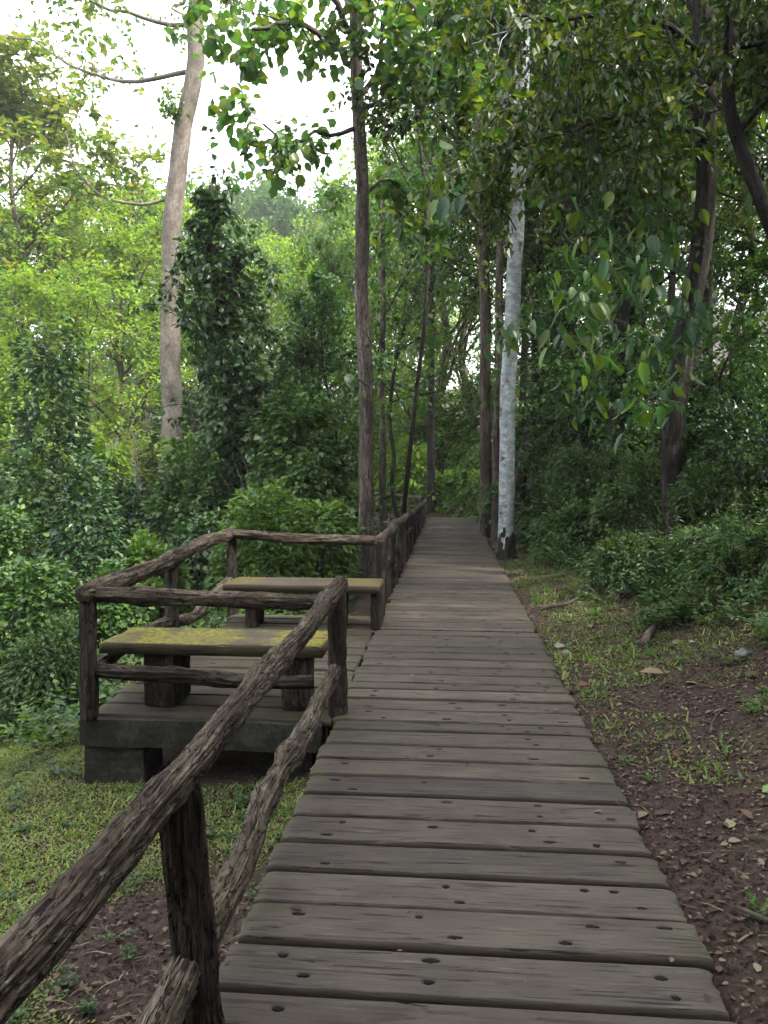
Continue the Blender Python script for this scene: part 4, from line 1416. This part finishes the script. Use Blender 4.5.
herbs('bank_undergrowth', M['l_blue'], 301, 900, (1.1, 7, 4.4, 19), right_band, .42, .085, .5)
herbs('bank_undergrowth', M['l_fern'], 302, 620, (1.1, 7, 4.4, 19), right_band, .5, .095, .42)
herbs('forest_undergrowth', M['l_dark'], 303, 800, (1.0, 16, 15, 36), lambda x, y: .85 * off_deck(x, y), .8, .2, .5)


def left_band(x, y):
    e = np.interp(y, [3.5, 4.8, 6.5, 8, 10, 20], [-3.6, -2.9, -2.45, -1.9, -1.2, -1.0])
    return sstep(0, .4, e - x + .3 * nz(x, y, 1.2, 5)) * off_deck(x, y)


herbs('hollow_undergrowth', M['l_mid'], 304, 300, (-7, -.9, 4.4, 14), left_band, .45, .10, .6)
herbs('hollow_undergrowth', M['l_fern'], 305, 260, (-7, -.9, 4.4, 14), left_band, .42, .09, .65)
herbs('hollow_undergrowth', M['l_mid'], 306, 480, (-16, -3.2, 13, 30), lambda x, y: .9 * off_deck(x, y), .9, .2, .6)


herbs('verge_seedlings', M['l_mid'], 307, 420, (.9, 3.2, 2.2, 13), lambda x, y: off_deck(x, y) * np.interp(y, [2.2, 4, 6, 13], [.25, .45, .8, .9]) * (nz(x, y, 1.3, 44) > -.15), .11, .034, .55, (4, 8), SIMPLE, 4)
herbs('verge_seedlings', M['l_fern'], 308, 300, (-3.2, -.8, 2.0, 6), lambda x, y: off_deck(x, y) * .6 * (nz(x, y, 1.3, 45) > 0), .10, .032, .6, (4, 8), SIMPLE, 4)


def turf(name, mat, seed, n, area, dens, leaf, lw, tpl=SIMPLE, up=.5):
    rg = np.random.default_rng(seed)
    p = scatter(rg, n, *area, dens)
    m = len(p)
    ax = norm(rdir(rg, m) * np.array([1, 1, .3]) + np.array([0, 0, up]))
    nr = norm(np.array([0, 0, 1.0]) + rdir(rg, m) * .5)
    g = Geo()
    leaves(g, p + np.array([0, 0, .004]), ax, nr, leaf * rg.uniform(.5, 1.4, m), lw, tpl)
    return tag(g.obj(name, mat, smooth=False), kind='stuff')


def lawn_d(x, y):
    a = sstep(-.05, .35, nz(x, y, 1.0, 21) + .55 * sstep(-1.3, -2.0, x) + .1)
    return a * off_deck(x, y) * (.35 + .65 * sstep(-.2, .3, nz(x, y, 5, 22)))


turf('grass', M['grass'], 401, 240000, (-4.4, -.75, 1.6, 7.5), lambda x, y: np.clip(lawn_d(x, y) * (1.2 + 1.2 * sstep(-1.1, -1.7, x)), 0, 1), .018, .5)
turf('grass', M['grass'], 402, 9000, (-4.4, -.75, 1.6, 7.5), lawn_d, .055, .16, BLADE, 1.2)


def verge_d(x, y):
    base = np.interp(y, [2, 4, 5.5, 8, 14, 22], [-.30, -.06, .2, .34, .4, .42])
    a = sstep(0, .3, nz(x, y, 1.5, 31) + base - .25 * sstep(.25, 0, x - DR))
    return a * off_deck(x, y) * (.3 + .7 * sstep(-.2, .3, nz(x, y, 6, 32)))


turf('grass', M['grass'], 403, 62000, (.84, 3.4, 1.8, 16), verge_d, .022, .55)
turf('grass', M['l_mid'], 404, 9000, (.84, 3.4, 1.8, 16), verge_d, .05, .4)
turf('grass', M['grass'], 405, 5000, (.84, 3.4, 1.8, 10), verge_d, .07, .14, BLADE, 1.2)


def crumbs(name, mat, seed, n, area, dens, s0, s1):
    rg = np.random.default_rng(seed)
    p = scatter(rg, n, *area, dens)
    m = len(p)
    s = s0 + (s1 - s0) * rg.random(m) ** 3
    base = np.array([[1, 0, 0], [-1, 0, 0], [0, 1, 0], [0, -1, 0], [0, 0, .8], [0, 0, -.8]], float)
    V = base[None] * rg.uniform(.6, 1.2, (m, 6, 1)) + rg.normal(size=(m, 6, 3)) * .18
    a = rg.uniform(0, 6.28, m)
    c, sn = np.cos(a), np.sin(a)
    V = np.stack([V[..., 0] * c[:, None] - V[..., 1] * sn[:, None], V[..., 0] * sn[:, None] + V[..., 1] * c[:, None], V[..., 2]], -1)
    V = V * s[:, None, None] + p[:, None, :] + np.array([0, 0, .2]) * s[:, None, None]
    F = np.array([[0, 2, 4], [2, 1, 4], [1, 3, 4], [3, 0, 4], [2, 0, 5], [1, 2, 5], [3, 1, 5], [0, 3, 5]])
    g = Geo()
    g.add(V.reshape(-1, 3), (F[None] + (np.arange(m) * 6)[:, None, None]).reshape(-1, 3))
    return tag(g.obj(name, mat, smooth=False), kind='stuff')


crumbs('soil_crumbs', M['clod'], 501, 26000, (.83, 3.2, 1.8, 7), lambda x, y: off_deck(x, y) * np.interp(y, [2, 4, 7], [1, .8, .35]), .004, .016)
crumbs('soil_crumbs', M['clod'], 502, 12000, (-2.4, -.72, 1.6, 5.5), lambda x, y: off_deck(x, y) * .8, .004, .015)


def litter(name, mat, seed, n, area, dens, leaf, lw):
    rg = np.random.default_rng(seed)
    p = scatter(rg, n, *area, dens)
    m = len(p)
    ax = norm(rdir(rg, m) * np.array([1, 1, .25]))
    nr = norm(np.array([0, 0, 1.0]) + rdir(rg, m) * .35)
    g = Geo()
    leaves(g, p + np.array([0, 0, .012]), ax, nr, leaf * rg.uniform(.4, 1.5, m), lw * rg.uniform(.7, 1.3, m), BROAD)
    return tag(g.obj(name, mat), kind='stuff')


litter('leaf_litter', M['litter'], 601, 34000, (.84, 3.8, 1.8, 15), lambda x, y: off_deck(x, y) * .8, .022, .6)
litter('leaf_litter', M['litter'], 604, 1100, (.84, 3.8, 2, 15), lambda x, y: off_deck(x, y) * .75, .05, .5)
litter('leaf_litter', M['litter'], 602, 130, (.84, 3.6, 2.5, 15), lambda x, y: off_deck(x, y) * .8, .11, .5)
litter('leaf_litter', M['litter'], 603, 7000, (-3, -.74, 1.6, 7), lambda x, y: off_deck(x, y) * .6, .024, .6)

def slivers(name, mat, seed, n, area, dens, leaf):
    rg = np.random.default_rng(seed)
    p = scatter(rg, n, *area, dens)
    m = len(p)
    ax = norm(rdir(rg, m) * np.array([1, 1, .12]))
    g = Geo()
    leaves(g, p + np.array([0, 0, .012]), ax, norm(np.array([0, 0, 1.0]) + rdir(rg, m) * .4), leaf * rg.uniform(.4, 1.6, m), .07, BLADE)
    return tag(g.obj(name, mat, smooth=False), kind='stuff')


slivers('twig_litter', M['litter'], 611, 2600, (.84, 3.6, 1.8, 14), lambda x, y: off_deck(x, y) * .8, .085)
slivers('twig_litter', M['litter'], 612, 1800, (-3, -.74, 1.6, 6), lambda x, y: off_deck(x, y) * .8, .08)

_lr = np.random.default_rng(620)
_n = 70
_p = np.stack([_lr.uniform(DL + .05, DR - .03, _n), 2.2 + 16 * _lr.random(_n) ** 1.3, np.full(_n, .012)], -1)
g = Geo()
leaves(g, _p, rdir(_lr, _n) * np.array([1, 1, .1]), np.array([0, 0, 1.0]) + rdir(_lr, _n) * .3, .035 * _lr.uniform(.4, 1.6, _n), .5 * _lr.uniform(.5, 1.2, _n), BROAD)
tag(g.obj('deck_litter', M['litter']), kind='stuff')

# single fallen leaves, stones and sticks one can point at
rg = np.random.default_rng(77)


def ground_px(px, py):
    """where the line of sight through this pixel meets the ground"""
    d = _f + _r * (px - 384) / FPX - _u * (py - 512) / FPX
    t = 1.0
    for _ in range(4000):
        p = CAM + d * t
        if p[2] <= gz(p[0], p[1]):
            break
        t += .02
    return p


def one_leaf(px, py, L, az, lab, c, on_deck=False):
    p = ground_px(px, py) if not on_deck else at(px, py, 1.55 * FPX / (py - 467))
    g = Geo()
    a = np.array([[math.cos(az), math.sin(az), .12]])
    leaves(g, np.array([p + np.array([0, 0, .02])]), a, np.array([[.1, -.25, 1.0]]), L, .55, BROAD)
    m = leaf_mat('fallen_leaf', [c, tuple(x * 1.15 for x in c)], .1, .6, .3)
    return tag(g.obj('fallen_leaf', m), lab, 'leaf')


one_leaf(728, 832, .085, 1.0, 'pale yellow-green fallen leaf on bare soil at the right edge', (.14, .14, .075))
one_leaf(728, 846, .06, .2, 'small tan fallen leaf just below the pale yellow-green one', (.14, .10, .07))
one_leaf(577, 688, .11, .2, 'reddish brown fallen leaf against the right boardwalk edge', (.10, .035, .022))
one_leaf(556, 650, .16, .9, 'grey-white crumpled leaf at the right boardwalk edge', (.15, .14, .12))
one_leaf(672, 646, .14, .4, 'large tan fallen leaf on the verge near the pale stone', (.13, .09, .06))
one_leaf(664, 676, .17, 3.0, 'long beige fallen leaf lying below the large tan one', (.14, .10, .065))
one_leaf(690, 645, .08, .8, 'small whitish leaf beside the large tan leaf', (.17, .17, .14))
one_leaf(762, 796, .12, .3, 'green fallen leaf at the right edge of the photo', (.10, .15, .05))
one_leaf(757, 978, .05, 1.2, 'small buff leaf at the lower right edge on the soil', (.15, .12, .08))
one_leaf(386, 1019, .03, .5, 'small orange-pink leaf on the nearest board at the bottom', (.35, .16, .10), True)
one_leaf(588, 604, .15, .6, 'tan leaf on the verge below the bank plants', (.12, .085, .06))


def one_stone(px, py, r, lab, mat=None):
    p = ground_px(px, py)
    g = Geo()
    d = rdir(np.random.default_rng(int(px)), 1)
    u, v = np.meshgrid(np.linspace(0, math.pi, 16), np.linspace(0, 2 * math.pi, 25)[:-1], indexing='ij')
    S = np.stack([np.sin(u) * np.cos(v), np.sin(u) * np.sin(v), np.cos(u) * .75], -1).reshape(-1, 3)
    S = S * (1 + .35 * fbm(S * 1.4 + px, 3, 5))[:, None]
    i, j = np.meshgrid(np.arange(15), np.arange(24), indexing='ij')
    k = i * 24 + j; kn = i * 24 + (j + 1) % 24
    g.add(S * r + p + np.array([0, 0, r * .45]), np.stack([k, k + 24, kn + 24, kn], -1).reshape(-1, 4))
    return tag(g.obj('stone', mat or M['stone'], smooth=True), lab, 'stone')


one_stone(742, 657, .05, 'pale grey rounded stone on the right verge')
one_stone(566, 655, .035, 'small grey stone tucked under the right boardwalk edge')
one_stone(640, 640, .045, 'dark earthy stone on the verge under the bank plants', M['clod'])


def one_stick(pts, r, lab):
    P = smooth_path(np.array([ground_px(*q) + np.array([0, 0, .02 + r]) for q in pts]), .03)
    g = Geo()
    tube(g, P, np.linspace(r, r * .5, len(P)), 8, r * .3, 60, 6, 3)
    return tag(g.obj('stick', M['twig']), lab, 'stick')


one_stick([(710, 738), (714, 724), (724, 712)], .009, 'short curved stick standing out on the bare soil at right')
one_stick([(540, 612), (570, 606), (592, 592)], .022, 'straight fallen branch lying across the grassy verge')
one_stick([(768, 930), (750, 922), (736, 916)], .012, 'stick at the lower right edge on the soil')
one_stick([(644, 650), (652, 636), (664, 626)], .04, 'mossy root stump poking from the verge')
one_stick([(700, 616), (722, 610), (744, 606)], .012, 'thin pale root under the bank plants')

# ------------------------------------------------------------------ sky, sun, camera
w = bpy.data.worlds.new('World')
scene.world = w
w.use_nodes = True
nt = w.node_tree
nt.nodes.clear()
SUN_EL, SUN_AZ = R(50), R(108)          # high on the right, a little behind: the bank's canopy shades the walk
sk = N(nt, 'ShaderNodeTexSky', sky_type='NISHITA')
sk.sun_disc = False
sk.sun_elevation = SUN_EL
sk.sun_rotation = SUN_AZ
sk.air_density = 1.0
sk.dust_density = 4.0
tc = N(nt, 'ShaderNodeTexCoord')
no = N(nt, 'ShaderNodeTexNoise', i_Scale=2.2, i_Detail=5.0, i_Roughness=.55)
nt.links.new(tc.outputs['Generated'], no.inputs['Vector'])
rp = ramp(nt, [(.3, g1(.80)), (.62, g1(.97))])
nt.links.new(no.outputs[0], rp.inputs[0])
mx = N(nt, 'ShaderNodeMix', data_type='RGBA')
nt.links.new(rp.outputs[0], mx.inputs[0])
nt.links.new(sk.outputs[0], mx.inputs[6])
mx.inputs[7].default_value = (10.5, 10.8, 11.3, 1)      # thin bright cloud cover
bg = N(nt, 'ShaderNodeBackground')
bg.inputs[1].default_value = .12
nt.links.new(mx.outputs[2], bg.inputs[0])
ow = N(nt, 'ShaderNodeOutputWorld')
nt.links.new(bg.outputs[0], ow.inputs[0])

hm, ht = new_mat('forest_air')
vol = N(ht, 'ShaderNodeVolumePrincipled')
vol.inputs['Color'].default_value = (.9, .95, 1, 1)
vol.inputs['Density'].default_value = .0006
ho = N(ht, 'ShaderNodeOutputMaterial')
ht.links.new(vol.outputs[0], ho.inputs['Volume'])
g = Geo()
zlo, zhi = float(Z.min()) - 1, 62.0
hv = np.array([(x, y, z) for z in (zlo, zhi) for y in (-123, 333) for x in (-263, 263)], float)
g.add(hv, np.array([[0, 2, 3, 1], [4, 5, 7, 6], [0, 1, 5, 4], [2, 6, 7, 3], [0, 4, 6, 2], [1, 3, 7, 5]]))
tag(g.obj('haze', hm, smooth=False), kind='stuff')

sl = bpy.data.lights.new('sun', 'SUN')
sl.energy = 4.2
sl.angle = R(5)
sl.color = (1, .95, .86)
so = bpy.data.objects.new('sun', sl)
dirv = Vector((math.sin(SUN_AZ) * math.cos(SUN_EL), math.cos(SUN_AZ) * math.cos(SUN_EL), math.sin(SUN_EL)))
so.rotation_euler = dirv.to_track_quat('Z', 'Y').to_euler()
so.location = (12, -3, 20)
col.objects.link(so)

cd = bpy.data.cameras.new('camera')
cd.sensor_fit = 'VERTICAL'
cd.sensor_height = 36
cd.lens = FPX / 1024 * 36
cd.clip_start = .05
cd.clip_end = 2000
co = bpy.data.objects.new('camera', cd)
co.location = Vector(CAM)
co.rotation_euler = (math.pi / 2 - PITCH, 0, YAW)
col.objects.link(co)
scene.camera = co

scene.render.engine = 'CYCLES'
c = scene.cycles
c.max_bounces = 7
c.diffuse_bounces = 4
c.glossy_bounces = 2
c.transmission_bounces = 5
c.transparent_max_bounces = 4
c.volume_bounces = 1
c.use_adaptive_sampling = True
c.adaptive_threshold = .02
c.use_denoising = True
c.denoiser = 'OPENIMAGEDENOISE'
c.sample_clamp_indirect = 6
scene.view_settings.view_transform = 'Standard'
scene.view_settings.look = 'None'
scene.view_settings.exposure = 1.8
scene.view_settings.gamma = 1
scene.view_settings.use_curve_mapping = False
